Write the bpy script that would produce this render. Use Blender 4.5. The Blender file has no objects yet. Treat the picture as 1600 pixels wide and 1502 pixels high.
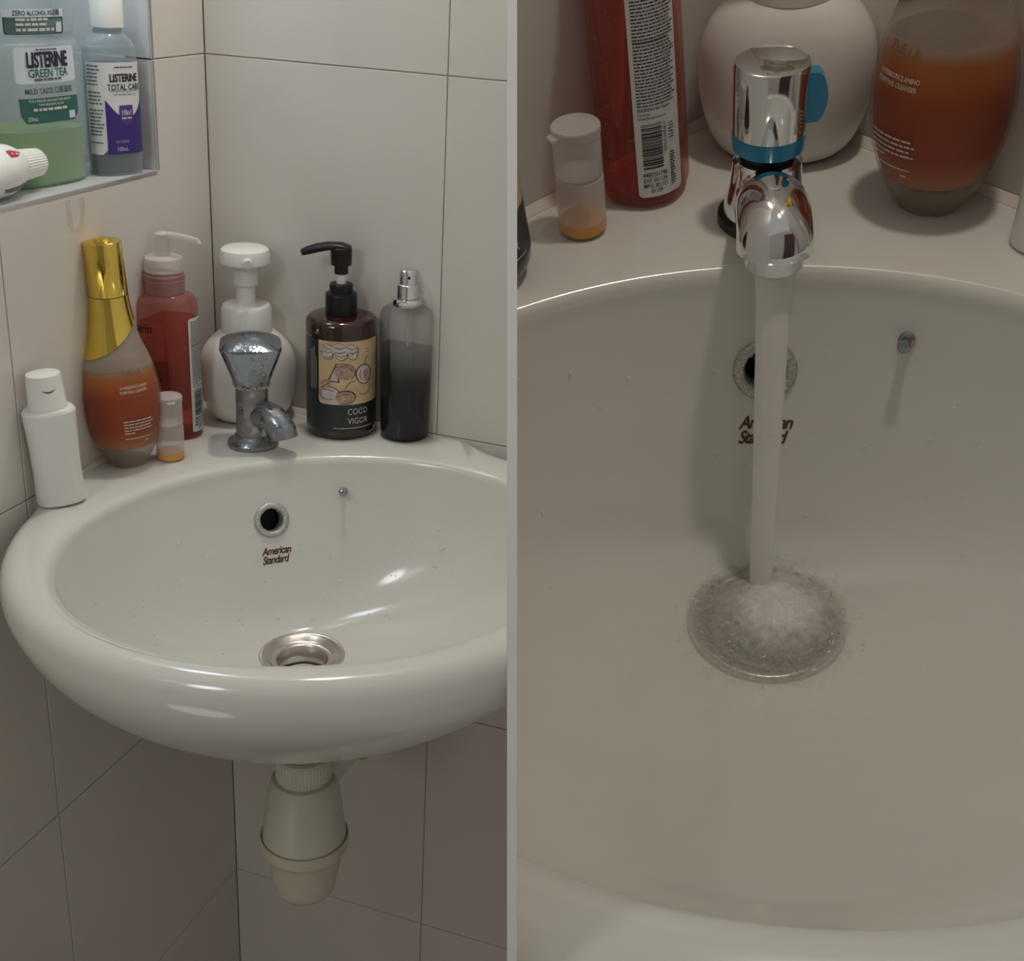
import bpy, bmesh, math, random
from mathutils import Matrix, Vector
random.seed(7)
C = bpy.context.scene.collection
PI = math.pi

# ------------------------------------------------------------------ frames
# Two wash-basin corners stand side by side, parted by a thin tapering partition.
# Each corner has its own frame: origin under the tap, x right, y into the corner, z up from the basin deck.
DECK = 0.85
RL = Matrix(((0.9013848, -0.4298286, 0.0524667), (-0.1244931, -0.3732887, -0.9193242), (0.4147371, 0.8221331, -0.3899875)))
TL = Vector((-0.2434266, -0.0345407, 1.2042937))
FL = Matrix.Translation((0, 0, DECK))
FR = FL @ Matrix(((0.8449937, 0.4662404, -0.2619264, 0.1262948), (-0.5252660, 0.8155585, -0.2428169, -0.5665227),
                  (0.1004052, 0.3427598, 0.9340420, 0.3228385), (0, 0, 0, 1)))
YC = 0.1374            # corner line of both walls in each frame
CAM_L = -(RL.transposed() @ TL)
CAM_R = (FR.inverted() @ FL) @ CAM_L

# ------------------------------------------------------------------ camera, world, lamps, exposure
sc = bpy.context.scene
cam = bpy.data.cameras.new('camera'); camo = bpy.data.objects.new('camera', cam); C.objects.link(camo)
cam.sensor_width = 36; cam.sensor_fit = 'HORIZONTAL'; cam.lens = 45.0; cam.clip_start = 0.01
cw = RL.transposed() @ Matrix(((1, 0, 0), (0, -1, 0), (0, 0, -1)))
camo.matrix_world = FL @ (Matrix.Translation(CAM_L) @ cw.to_4x4())
sc.camera = camo
sc.view_settings.view_transform = 'Standard'; sc.view_settings.look = 'None'
sc.view_settings.exposure = 0.0; sc.view_settings.gamma = 1.0; sc.view_settings.use_curve_mapping = False

w = bpy.data.worlds.new('world'); sc.world = w; w.use_nodes = True
w.node_tree.nodes['Background'].inputs[0].default_value = (1.0, 0.965, 0.90, 1)
w.node_tree.nodes['Background'].inputs[1].default_value = 0.30

def area(name, frame, loc, target, power, size, color):
    d = bpy.data.lights.new(name, 'AREA'); d.energy = power; d.size = size; d.color = color; d.shape = 'DISK'
    o = bpy.data.objects.new(name, d); C.objects.link(o)
    q = (Vector(target) - Vector(loc)).to_track_quat('-Z', 'Y').to_matrix().to_4x4()
    o.matrix_world = frame @ (Matrix.Translation(loc) @ q)
    return o
area('ceiling_lamp', FL, (0.09, -0.005, 0.95), (0.05, -0.05, 0), 1.9, 0.06, (1.0, 0.92, 0.81))
area('ceiling_lamp.001', FR, (0.10, -0.02, 0.75), (0.06, -0.06, 0), 1.25, 0.05, (1.0, 0.90, 0.78))
area('window_daylight', FL, (-0.66, -0.66, 0.66), (0, 0.0, 0.05), 1.0, 0.18, (0.94, 0.98, 0.97))
area('low_fill', FL, (-0.82, -0.80, -0.60), (-0.05, 0.05, -0.40), 0.70, 0.4, (1.0, 0.93, 0.86))  # added fill that lifts the dark wall under the basin; no doorway source known
area('niche_fill', FL, (-0.16, -0.02+0.04, 0.58), (-0.17, 0.02, 0.2), 0.30, 0.10, (0.72, 0.88, 1.0))  # cool light added to brighten the niche; no lamp known in it

# ------------------------------------------------------------------ materials
def lin(c):
    return tuple(((x / 12.92) if x <= 0.04045 else ((x + 0.055) / 1.055) ** 2.4) for x in c)
def hexc(r, g, b): return lin((r / 255, g / 255, b / 255))
def P(name, col, rough=0.4, metal=0.0, coat=0.0, trans=0.0, sss=0.0, noise=0.0, nscale=60.0, bump=0.0, bscale=200.0, spec=0.5):
    m = bpy.data.materials.new(name); m.use_nodes = True; nt = m.node_tree; b = nt.nodes['Principled BSDF']
    b.inputs['Base Color'].default_value = (*col, 1); b.inputs['Roughness'].default_value = rough
    b.inputs['Metallic'].default_value = metal; b.inputs['Coat Weight'].default_value = coat; b.inputs['Coat Roughness'].default_value = 0.06
    b.inputs['Transmission Weight'].default_value = trans; b.inputs['Specular IOR Level'].default_value = spec
    if sss: b.inputs['Subsurface Weight'].default_value = sss; b.inputs['Subsurface Scale'].default_value = 0.01
    if noise or bump:
        tc = nt.nodes.new('ShaderNodeTexCoord'); n = nt.nodes.new('ShaderNodeTexNoise'); n.inputs['Scale'].default_value = nscale; n.inputs['Detail'].default_value = 4
        nt.links.new(tc.outputs['Object'], n.inputs['Vector'])
        if noise:
            r = nt.nodes.new('ShaderNodeValToRGB'); r.color_ramp.elements[0].position = 0.3; r.color_ramp.elements[1].position = 0.7
            r.color_ramp.elements[0].color = (*[x * (1 - noise) for x in col], 1); r.color_ramp.elements[1].color = (*[min(1, x * (1 + noise)) for x in col], 1)
            nt.links.new(n.outputs['Fac'], r.inputs['Fac']); nt.links.new(r.outputs['Color'], b.inputs['Base Color'])
        if bump:
            n2 = nt.nodes.new('ShaderNodeTexNoise'); n2.inputs['Scale'].default_value = bscale; nt.links.new(tc.outputs['Object'], n2.inputs['Vector'])
            bp = nt.nodes.new('ShaderNodeBump'); bp.inputs['Strength'].default_value = bump; bp.inputs['Distance'].default_value = 0.001
            nt.links.new(n2.outputs['Fac'], bp.inputs['Height']); nt.links.new(bp.outputs['Normal'], b.inputs['Normal'])
    return m
def thin(name, tint, body, fac, rough=0.1, bump=0.0, bscale=100, edge=0.45):
    """see-through shell: part of the light passes tinted, the rest meets a plastic or glass surface"""
    m = P(name, body, rough, bump=bump, bscale=bscale); nt = m.node_tree; b = nt.nodes['Principled BSDF']; out = nt.nodes['Material Output']
    t = nt.nodes.new('ShaderNodeBsdfTransparent'); t.inputs[0].default_value = (*tint, 1)
    lw = nt.nodes.new('ShaderNodeLayerWeight'); lw.inputs[0].default_value = 0.35
    mr = nt.nodes.new('ShaderNodeMapRange'); mr.inputs['To Min'].default_value = fac; mr.inputs['To Max'].default_value = min(1, fac + edge)
    nt.links.new(lw.outputs['Facing'], mr.inputs['Value'])
    mx = nt.nodes.new('ShaderNodeMixShader'); nt.links.new(mr.outputs[0], mx.inputs[0]); nt.links.new(t.outputs[0], mx.inputs[1]); nt.links.new(b.outputs[0], mx.inputs[2])
    nt.links.new(mx.outputs[0], out.inputs['Surface'])
    return m
def zramp(m, stops, z0, z1, sock='Base Color', val=False):
    """colour that belongs to the thing and runs along its own height"""
    nt = m.node_tree; b = nt.nodes['Principled BSDF']
    tc = nt.nodes.new('ShaderNodeTexCoord'); sp = nt.nodes.new('ShaderNodeSeparateXYZ'); nt.links.new(tc.outputs['Object'], sp.inputs[0])
    mr = nt.nodes.new('ShaderNodeMapRange'); mr.inputs['From Min'].default_value = z0; mr.inputs['From Max'].default_value = z1
    nt.links.new(sp.outputs['Z'], mr.inputs['Value'])
    r = nt.nodes.new('ShaderNodeValToRGB'); e = r.color_ramp.elements
    while len(e) < len(stops): e.new(0.5)
    for el, (p, c) in zip(e, stops): el.position = p; el.color = (*c, 1)
    nt.links.new(mr.outputs[0], r.inputs['Fac'])
    return r
M = {}
M['ceramic'] = P('ceramic', (0.69, 0.682, 0.638), 0.14, coat=0.25, noise=0.02, nscale=12)
M['tile'] = P('tile', (0.692, 0.656, 0.610), 0.22, noise=0.035, nscale=9, bump=0.08, bscale=25)
M['grout'] = P('grout', (0.36, 0.31, 0.26), 0.9, noise=0.2)
M['silicone'] = P('silicone', (0.74, 0.68, 0.60), 0.5)
M['niche'] = P('niche', (0.62, 0.63, 0.64), 0.2, noise=0.03, nscale=9)
M['paint'] = P('paint', (0.95, 0.95, 0.95), 0.6, noise=0.02)
M['floor'] = P('floor', (0.24, 0.20, 0.18), 0.5, noise=0.2)
M['chrome'] = P('chrome', (0.80, 0.81, 0.83), 0.06, 1.0)
M['steel'] = P('steel', (0.60, 0.56, 0.52), 0.25, 1.0, bump=0.1)
M['gold'] = P('gold', (0.83, 0.60, 0.13), 0.10, 1.0)
M['black'] = P('black', (0.010, 0.010, 0.011), 0.32, spec=0.3)
M['dark'] = P('dark', (0.02, 0.018, 0.016), 0.6)
M['rubber'] = P('rubber', (0.008, 0.008, 0.008), 0.4)
M['blue'] = P('blue', (0.0, 0.22, 0.42), 0.3, coat=0.4)
M['white'] = P('white', (0.80, 0.80, 0.77), 0.35, noise=0.01)
M['white_gloss'] = P('white_gloss', (0.80, 0.78, 0.74), 0.22)
M['pipe'] = P('pipe', (0.62, 0.60, 0.52), 0.4, noise=0.03)
M['pipe_cup'] = P('pipe_cup', (0.60, 0.56, 0.46), 0.5, noise=0.03)
M['frost'] = thin('frost', (0.97, 0.93, 0.89), (0.42, 0.36, 0.30), 0.04, 0.5, edge=0.22)
M['amber'] = P('amber', (0.42, 0.10, 0.015), 0.45, sss=0.0)
r_ = zramp(M['amber'], [(0.0, (0.42, 0.16, 0.06)), (0.25, (0.30, 0.032, 0.0008)), (0.7, (0.32, 0.045, 0.0015)), (1.0, (0.44, 0.13, 0.012))], 0.02, 0.088)
M['amber'].node_tree.links.new(r_.outputs[0], M['amber'].node_tree.nodes['Principled BSDF'].inputs['Base Color'])
M['pink_shell'] = thin('pink_shell', (0.90, 0.62, 0.58), (0.50, 0.20, 0.18), 0.16, 0.12)
M['red_gel'] = thin('red_gel', (0.95, 0.57, 0.47), (0.42, 0.07, 0.04), 0.09, 0.3, edge=0.24)
M['red_bubble'] = thin('red_bubble', (0.9, 0.6, 0.5), (0.62, 0.30, 0.24), 0.4, 0.1)
M['clear_cap'] = thin('clear_cap', (0.95, 0.93, 0.92), (0.74, 0.70, 0.68), 0.40, 0.3)
M['neck_pink'] = thin('neck_pink', (0.85, 0.62, 0.60), (0.48, 0.27, 0.26), 0.55, 0.3)
M['vial'] = thin('vial', (0.95, 0.93, 0.92), (0.78, 0.73, 0.70), 0.08, 0.35, edge=0.3)
M['orange'] = P('orange', (0.90, 0.40, 0.005), 0.3)
M['glass'] = thin('glass', (0.96, 0.96, 0.96), (0.04, 0.04, 0.04), 0.06, 0.03)
M['pet'] = thin('pet', (0.90, 0.94, 0.95), (0.55, 0.62, 0.66), 0.16, 0.12)
M['green_water'] = thin('green_water', (0.72, 0.90, 0.45), (0.38, 0.55, 0.18), 0.40, 0.1)
M['violet_water'] = thin('violet_water', (0.62, 0.58, 0.62), (0.22, 0.19, 0.20), 0.55, 0.2)
M['brown_glass'] = P('brown_glass', (0.028, 0.007, 0.004), 0.12, coat=0.5)
M['lab_white'] = P('lab_white', (0.72, 0.72, 0.72), 0.45)
M['lab_cool'] = P('lab_cool', (0.62, 0.70, 0.76), 0.45)
M['lab_green'] = P('lab_green', hexc(42, 98, 90), 0.45, noise=0.15, nscale=300)
M['lab_silver'] = thin('lab_silver', (0.85, 0.88, 0.9), (0.5, 0.55, 0.6), 0.5, 0.3)
M['lab_violet'] = P('lab_violet', hexc(58, 36, 120), 0.45)
M['shield'] = P('shield', hexc(78, 52, 140), 0.4)
M['ink_navy'] = P('ink_navy', hexc(22, 26, 48), 0.5)
M['ink_green'] = P('ink_green', hexc(24, 90, 90), 0.5)
M['ink_grey'] = P('ink_grey', hexc(90, 90, 96), 0.5)
M['ink_black'] = P('ink_black', (0.03, 0.028, 0.03), 0.5)
M['ink_white'] = P('ink_white', (0.62, 0.62, 0.60), 0.5)
M['ink_cream'] = P('ink_cream', (0.66, 0.55, 0.47), 0.5)
M['ink_gold'] = P('ink_gold', (0.24, 0.13, 0.03), 0.4)
M['ink_brown'] = P('ink_brown', hexc(78, 34, 26), 0.5)
M['ink_red'] = P('ink_red', hexc(120, 30, 34), 0.4)
M['ink_maroon'] = P('ink_maroon', hexc(60, 14, 18), 0.4)
M['coco_green'] = P('coco_green', (0.018, 0.026, 0.026), 0.4)
M['coco_cream'] = P('coco_cream', hexc(205, 178, 138), 0.45, noise=0.12, nscale=70)
M['sketch_ink'] = P('sketch_ink', hexc(70, 50, 50), 0.5)
M['sketch_pale'] = P('sketch_pale', hexc(200, 190, 185), 0.5, noise=0.12, nscale=200)
M['sketch_shade'] = P('sketch_shade', hexc(172, 145, 125), 0.5, noise=0.25, nscale=250)
M['tan'] = P('tan', (0.30, 0.20, 0.10), 0.5)
def wet(m, stops, z0, z1):
    r = zramp(m, [(p_, (v_, v_, v_)) for p_, v_ in stops], z0, z1); nt = m.node_tree
    mr = [n for n in nt.nodes if n.type == 'MAP_RANGE' and n.inputs['To Min'].default_value > 0.001][0]
    ad = nt.nodes.new('ShaderNodeMath'); ad.operation = 'ADD'; ad.use_clamp = True
    mx = [n for n in nt.nodes if n.type == 'MIX_SHADER'][0]
    nt.links.new(mr.outputs[0], ad.inputs[0]); nt.links.new(r.outputs[0], ad.inputs[1]); nt.links.new(ad.outputs[0], mx.inputs[0])
# frosted glass scatters less where liquid wets it from inside
wet(M['frost'], [(0.0, .30), (.17, .30), (.27, 0.0), (.86, 0.0), (.93, .50), (1.0, .52)], 0.0, 0.10)
wet(M['vial'], [(0.0, 0.0), (.45, 0.0), (.6, .32), (1.0, .32)], 0.0, 0.015)
# ombre glass of the spray bottle: clear above, black below
def ombre():
    m = thin('ombre', (0.9, 0.9, 0.9), (0.01, 0.01, 0.012), 0.1, 0.05); nt = m.node_tree
    r = zramp(m, [(0.0, (1, 1, 1)), (0.46, (0.985, 0.985, 0.985)), (0.64, (0.80, 0.80, 0.80)), (0.80, (0.36, 0.36, 0.36)), (1.0, (0.10, 0.10, 0.10))], 0.0, 0.096)
    mx = [n for n in nt.nodes if n.type == 'MIX_SHADER'][0]
    nt.links.new(r.outputs[0], mx.inputs[0]); return m
M['ombre'] = ombre()
# old chrome, dulled and spotted with limescale
def old_chrome():
    m = P('old_chrome', (0.50, 0.52, 0.55), 0.2, 1.0, bump=0.25, bscale=350); nt = m.node_tree; b = nt.nodes['Principled BSDF']
    tc = nt.nodes.new('ShaderNodeTexCoord')
    n = nt.nodes.new('ShaderNodeTexNoise'); n.inputs['Scale'].default_value = 130; n.inputs['Detail'].default_value = 6; nt.links.new(tc.outputs['Object'], n.inputs['Vector'])
    sp = nt.nodes.new('ShaderNodeSeparateXYZ'); nt.links.new(tc.outputs['Object'], sp.inputs[0])
    # limescale gathers where water runs: the lower parts and the underside of the handle
    mr = nt.nodes.new('ShaderNodeMapRange'); mr.inputs['From Min'].default_value = 0.095; mr.inputs['From Max'].default_value = 0.062
    mr.inputs['To Min'].default_value = -0.14; mr.inputs['To Max'].default_value = 0.10; nt.links.new(sp.outputs['Z'], mr.inputs['Value'])
    ad = nt.nodes.new('ShaderNodeMath'); ad.operation = 'ADD'; nt.links.new(n.outputs['Fac'], ad.inputs[0]); nt.links.new(mr.outputs[0], ad.inputs[1])
    r = nt.nodes.new('ShaderNodeValToRGB'); r.color_ramp.elements[0].position = 0.48; r.color_ramp.elements[1].position = 0.66
    r.color_ramp.elements[0].color = (0.32, 0.36, 0.42, 1); r.color_ramp.elements[1].color = (0.26, 0.26, 0.25, 1)
    nt.links.new(ad.outputs[0], r.inputs[0]); nt.links.new(r.outputs[0], b.inputs['Base Color'])
    r2 = nt.nodes.new('ShaderNodeMapRange'); r2.inputs['From Min'].default_value = 0.45; r2.inputs['From Max'].default_value = 0.68; r2.inputs['To Min'].default_value = 0.10; r2.inputs['To Max'].default_value = 0.5
    nt.links.new(ad.outputs[0], r2.inputs['Value']); nt.links.new(r2.outputs[0], b.inputs['Roughness'])
    r3 = nt.nodes.new('ShaderNodeMapRange'); r3.inputs['From Min'].default_value = 0.5; r3.inputs['From Max'].default_value = 0.75; r3.inputs['To Min'].default_value = 1.0; r3.inputs['To Max'].default_value = 0.35
    nt.links.new(ad.outputs[0], r3.inputs['Value']); nt.links.new(r3.outputs[0], b.inputs['Metallic'])
    return m
M['old_chrome'] = old_chrome()
M['scale_ring'] = P('scale_ring', (0.50, 0.50, 0.47), 0.35, 0.5, noise=0.35, nscale=700, bump=0.6, bscale=900)
M['lime'] = P('lime', (0.50, 0.44, 0.36), 0.7, noise=0.3, nscale=500, bump=0.5, bscale=600)
M['water'] = thin('water', (0.95, 0.95, 0.95), (0.90, 0.89, 0.87), 0.74, 0.25, bump=0.25, bscale=160)
M['film'] = thin('film', (1.0, 1.0, 1.0), (0.82, 0.81, 0.77), 0.0, 0.03, bump=0.9, bscale=110, edge=0.16)
M['foam'] = thin('foam', (0.97, 0.97, 0.96), (0.80, 0.78, 0.75), 0.58, 0.4, bump=0.7, bscale=500)
def foam_fade():
    m = M['foam']; nt = m.node_tree; tc = nt.nodes.new('ShaderNodeTexCoord'); d = nt.nodes.new('ShaderNodeVectorMath'); d.operation = 'DISTANCE'
    d.inputs[1].default_value = (0.006, -0.1445, -0.138); nt.links.new(tc.outputs['Object'], d.inputs[0])
    mr = nt.nodes.new('ShaderNodeMapRange'); mr.inputs['From Min'].default_value = 0.012; mr.inputs['From Max'].default_value = 0.034; mr.inputs['To Min'].default_value = 0.85; mr.inputs['To Max'].default_value = 0.08
    n = nt.nodes.new('ShaderNodeTexNoise'); n.inputs['Scale'].default_value = 260; nt.links.new(tc.outputs['Object'], n.inputs['Vector'])
    nm = nt.nodes.new('ShaderNodeMath'); nm.operation = 'MULTIPLY_ADD'; nm.inputs[1].default_value = 0.016; nt.links.new(n.outputs['Fac'], nm.inputs[0]); nt.links.new(d.outputs['Value'], nm.inputs[2])
    sb = nt.nodes.new('ShaderNodeMath'); sb.operation = 'SUBTRACT'; sb.inputs[1].default_value = 0.008; nt.links.new(nm.outputs[0], sb.inputs[0]); nt.links.new(sb.outputs[0], mr.inputs['Value'])
    nt.links.new(mr.outputs[0], [q for q in nt.nodes if q.type == 'MIX_SHADER'][0].inputs[0])
foam_fade()      # foam thins out away from where the stream strikes
M['bubble'] = thin('bubble', (0.99, 0.99, 0.98), (0.75, 0.74, 0.70), 0.08, 0.05, edge=0.2)
M['drop'] = thin('drop', (1.0, 1.0, 1.0), (0.95, 0.95, 0.92), 0.32, 0.03, edge=0.12)
M['pool'] = thin('pool', (0.97, 0.97, 0.96), (0.58, 0.56, 0.52), 0.45, 0.15, bump=1.0, bscale=300)

# ------------------------------------------------------------------ mesh helpers
def mesh_obj(name, verts, faces, mat, parent=None, smooth=True, frame=None, angle=None):
    me = bpy.data.meshes.new(name); me.from_pydata([tuple(v) for v in verts], [], faces); me.update()
    if smooth:
        me.polygons.foreach_set('use_smooth', [True] * len(me.polygons))
        if angle: me.set_sharp_from_angle(angle=math.radians(angle))
    me.materials.append(M[mat] if isinstance(mat, str) else mat)
    o = bpy.data.objects.new(name, me); C.objects.link(o)
    if parent: o.parent = parent
    elif frame is not None: o.matrix_world = frame
    return o
def thing(name, label, cat, frame, loc=(0, 0, 0), rz=0.0, tilt=None, group=None):
    o = bpy.data.objects.new(name, None); C.objects.link(o); o.empty_display_size = 0.02
    T = Matrix.Translation(loc)
    if tilt: T = T @ Matrix.Rotation(tilt[0], 4, Vector((*tilt[1], 0)))
    o.matrix_world = frame @ T @ Matrix.Rotation(rz, 4, 'Z')
    o['label'] = label; o['category'] = cat
    if group: o['group'] = group
    return o
def struct(o, label=None):
    o['kind'] = 'structure'
    if label: o['label'] = label
    return o
def sgnpow(x, p): return math.copysign(abs(x) ** p, x)

class Body:
    """solid with a (super)elliptic section: profile = [(z, a, b)] from bottom to top; front is -Y"""
    def __init__(s, prof, n=2.0): s.p = [(q if len(q) == 3 else (q[0], q[1], q[1])) for q in prof]; s.n = n
    def ab(s, z):
        p = s.p
        if z <= p[0][0]: return p[0][1:]
        for i in range(len(p) - 1):
            if p[i][0] <= z <= p[i + 1][0]:
                d = p[i + 1][0] - p[i][0]; t = 0 if d < 1e-9 else (z - p[i][0]) / d
                return (p[i][1] + t * (p[i + 1][1] - p[i][1]), p[i][2] + t * (p[i + 1][2] - p[i][2]))
        return p[-1][1:]
    def pt(s, t, z, a, b): return (a * sgnpow(math.cos(t), 2 / s.n), b * sgnpow(math.sin(t), 2 / s.n), z)
    def build(s, name, mat, parent, N=64, cap0=True, cap1=True, smooth=True, angle=35):
        v = []; f = []
        for (z, a, b) in s.p:
            for i in range(N): v.append(s.pt(2 * PI * i / N, z, a, b))
        for j in range(len(s.p) - 1):
            for i in range(N):
                k = (i + 1) % N; f.append((j * N + i, j * N + k, (j + 1) * N + k, (j + 1) * N + i))
        if cap0: f.append(tuple(range(N - 1, -1, -1)))
        if cap1: f.append(tuple((len(s.p) - 1) * N + i for i in range(N)))
        return mesh_obj(name, v, f, mat, parent, smooth, angle=angle)
    def table(s, zref):
        a, b = s.ab(zref); K = 720; ts = [-PI / 2 - PI + 2 * PI * i / K for i in range(K + 1)]; L = [0.0]
        pr = s.pt(ts[0], 0, a, b)
        for t in ts[1:]:
            q = s.pt(t, 0, a, b); L.append(L[-1] + math.hypot(q[0] - pr[0], q[1] - pr[1])); pr = q
        mid = L[K // 2]; return ts, [x - mid for x in L]
    def wrap(s, tab, u, z, off):
        ts, L = tab
        u = max(L[0], min(L[-1], u)); lo, hi = 0, len(L) - 1
        while hi - lo > 1:
            m = (lo + hi) // 2
            if L[m] <= u: lo = m
            else: hi = m
        t = ts[lo] + (ts[hi] - ts[lo]) * (u - L[lo]) / max(1e-9, L[hi] - L[lo])
        a, b = s.ab(z); return s.pt(t, z, a + off, b + off)

def smooth_prof(pts, k=6):
    """Catmull-Rom through the profile points"""
    out = []; n = len(pts)
    for i in range(n - 1):
        p0, p1, p2, p3 = pts[max(0, i - 1)], pts[i], pts[i + 1], pts[min(n - 1, i + 2)]
        for j in range(k):
            t = j / k
            out.append(tuple(0.5 * (2 * b + (c - a) * t + (2 * a - 5 * b + 4 * c - d) * t * t + (3 * b - a - 3 * c + d) * t ** 3) for a, b, c, d in zip(p0, p1, p2, p3)))
    out.append(tuple(pts[-1])); return out
def inset_prof(prof, d, z0, z1):
    q = [(z, max(0.0005, (p[0] if len(p) == 1 else p[0]) - d), max(0.0005, p[-1] - d)) for (z, *p) in prof if z0 < z < z1]
    B = Body(prof); a0, b0 = B.ab(z0); a1, b1 = B.ab(z1)
    return [(z0, max(.0005, a0 - d), max(.0005, b0 - d))] + q + [(z1, a1 - d, b1 - d)]

def flat2d(polys):
    """bmesh with the given 2-D polygons as ngons in xz"""
    bm = bmesh.new()
    for p in polys:
        try: bm.faces.new([bm.verts.new((x, 0, z)) for x, z in p])
        except ValueError: pass
    return bm
_txt = {}
def text2d(body, size, x=0, z=0, align='LEFT', bold=0.0, sx=1.0, shear=0.0, spacing=1.0, rot=0.0):
    c = bpy.data.curves.new('lettering', 'FONT'); c.body = body; c.size = size; c.align_x = align; c.offset = bold * size; c.shear = shear
    c.space_character = spacing; c.resolution_u = 3
    o = bpy.data.objects.new('lettering', c); me = bpy.data.meshes.new_from_object(o)
    bm = bmesh.new(); bm.from_mesh(me)
    cr, sr = math.cos(rot), math.sin(rot)
    for v in bm.verts:
        px, py = v.co.x * sx, v.co.y
        v.co = Vector((x + px * cr - py * sr, 0, z + px * sr + py * cr))
    bpy.data.objects.remove(o); bpy.data.curves.remove(c); bpy.data.meshes.remove(me)
    return bm
def join_bm(bms):
    out = bmesh.new()
    for b in bms:
        me = bpy.data.meshes.new('tmp'); b.to_mesh(me); b.free(); out.from_mesh(me); bpy.data.meshes.remove(me)
    return out
def slice_bm(bm, step, axis=0):
    xs = [v.co[axis] for v in bm.verts]
    if not xs: return bm
    x = math.floor(min(xs) / step) * step + step
    no = [0, 0, 0]; no[axis] = 1
    while x < max(xs):
        co = [0, 0, 0]; co[axis] = x
        bmesh.ops.bisect_plane(bm, geom=bm.verts[:] + bm.edges[:] + bm.faces[:], plane_co=co, plane_no=no, dist=1e-7)
        x += step
    return bm
def decal(bm, body, *a, **k):
    if isinstance(bm, list): return [decal_(b, body, *a, **k) for b in bm][-1]
    return decal_(bm, body, *a, **k)
def decal_(bm, body, name, mat, parent, off=0.0003, zref=None, step=0.003, zstep=None, label=None):
    """flat print laid on the side of a body"""
    slice_bm(bm, step, 0)
    if zstep: slice_bm(bm, zstep, 2)
    zs = [v.co.z for v in bm.verts]; tab = body.table(zref if zref is not None else (min(zs) + max(zs)) / 2)
    bmesh.ops.triangulate(bm, faces=[f for f in bm.faces if len(f.verts) > 4])
    for v in bm.verts: v.co = Vector(body.wrap(tab, v.co.x, v.co.z, off))
    for f in bm.faces:
        c = f.calc_center_median()
        if f.normal.x * c.x + f.normal.y * c.y < 0: pass
    bmesh.ops.recalc_face_normals(bm, faces=bm.faces[:])
    me = bpy.data.meshes.new(name); bm.to_mesh(me); bm.free(); me.materials.append(M[mat])
    o = bpy.data.objects.new(name, me); C.objects.link(o); o.parent = parent
    if label: o['label'] = label
    if name in ('small_print', 'bar_code', 'drawing'): o['kind'] = 'stuff'
    return o
def rect(x0, x1, z0, z1, r=0.0, k=4):
    if r <= 0: return [(x0, z0), (x1, z0), (x1, z1), (x0, z1)]
    out = []
    for cx, cz, a in ((x1 - r, z0 + r, -90), (x1 - r, z1 - r, 0), (x0 + r, z1 - r, 90), (x0 + r, z0 + r, 180)):
        for i in range(k + 1):
            t = math.radians(a + 90 * i / k); out.append((cx + r * math.cos(t), cz + r * math.sin(t)))
    return out
def microlines(x0, x1, ztop, n, pitch, h, rnd, ragged=0.35, vertical=False):
    """print too small to read: rows of short dashes"""
    ps = []
    for i in range(n):
        z = ztop - i * pitch; x = x0; end = x1 - (x1 - x0) * rnd.random() * ragged
        while x < end:
            l = min(end - x, h * rnd.uniform(1.2, 4.5))
            if l > h * 0.5: ps.append([(z, x), (z + h, x), (z + h, x + l), (z, x + l)] if vertical else [(x, z), (x + l, z), (x + l, z + h), (x, z + h)])
            x += l + h * 0.55
    return ps
def tube(name, pts, rad, mat, parent, N=24, caps=True, flat=None, angle=40):
    """pipe along 3-D points with a radius per point; flat = (rx, rz) squash per point"""
    v = []; f = []; n = len(pts); P3 = [Vector(p) for p in pts]; up = None
    for i in range(n):
        d = (P3[min(n - 1, i + 1)] - P3[max(0, i - 1)]).normalized()
        if up is None: up = Vector((0, 0, 1)) if abs(d.z) < 0.9 else Vector((0, 1, 0))
        sd = d.cross(up).normalized(); up = sd.cross(d).normalized()
        r = rad[i] if isinstance(rad, (list, tuple)) else rad; fx, fz = flat[i] if flat else (1, 1)
        for k in range(N):
            a = 2 * PI * k / N; v.append(P3[i] + sd * (math.cos(a) * r * fx) + up * (math.sin(a) * r * fz))
    for j in range(n - 1):
        for i in range(N):
            k = (i + 1) % N; f.append((j * N + i, j * N + k, (j + 1) * N + k, (j + 1) * N + i))
    if caps: f.append(tuple(range(N - 1, -1, -1))); f.append(tuple((n - 1) * N + i for i in range(N)))
    return mesh_obj(name, v, f, mat, parent, angle=angle)
def spheres(name, items, mat, parent=None, frame=None, sub=1, flatn=None):
    bm = bmesh.new()
    for (p, r) in items:
        T = Matrix.Translation(p) @ Matrix.Scale(r, 4)
        bmesh.ops.create_icosphere(bm, subdivisions=sub, radius=1, matrix=T)
    me = bpy.data.meshes.new(name); bm.to_mesh(me); bm.free()
    me.polygons.foreach_set('use_smooth', [True] * len(me.polygons)); me.materials.append(M[mat])
    o = bpy.data.objects.new(name, me); C.objects.link(o)
    if parent: o.parent = parent
    elif frame is not None: o.matrix_world = frame
    return o
def clip_mesh(o, co, no):
    """cut a mesh flush with the partition; co, no in world space"""
    bm = bmesh.new(); bm.from_mesh(o.data); bpy.context.view_layer.update(); I = o.matrix_world.inverted()
    c2 = I @ Vector(co); n2 = (I.to_3x3() @ Vector(no)).normalized()
    bmesh.ops.bisect_plane(bm, geom=bm.verts[:] + bm.edges[:] + bm.faces[:], plane_co=c2, plane_no=n2, clear_outer=True)
    bm.to_mesh(o.data); bm.free()
CAMW = FL @ CAM_L
def side_normal(px, sgn):
    n = RL.transposed() @ Vector((sgn, 0, -sgn * (px - 800) / 2000)); return n.normalized()
NL = side_normal(792.0, 1.0)      # left bay keeps what lies left of this plane
NR = side_normal(808.0, -1.0)     # right bay keeps what lies right of this plane
def clip_tree(o, side):
    n = NL if side == 'L' else NR
    for q in [o] + list(o.children_recursive):
        if q.type == 'MESH': clip_mesh(q, CAMW, n)

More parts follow.
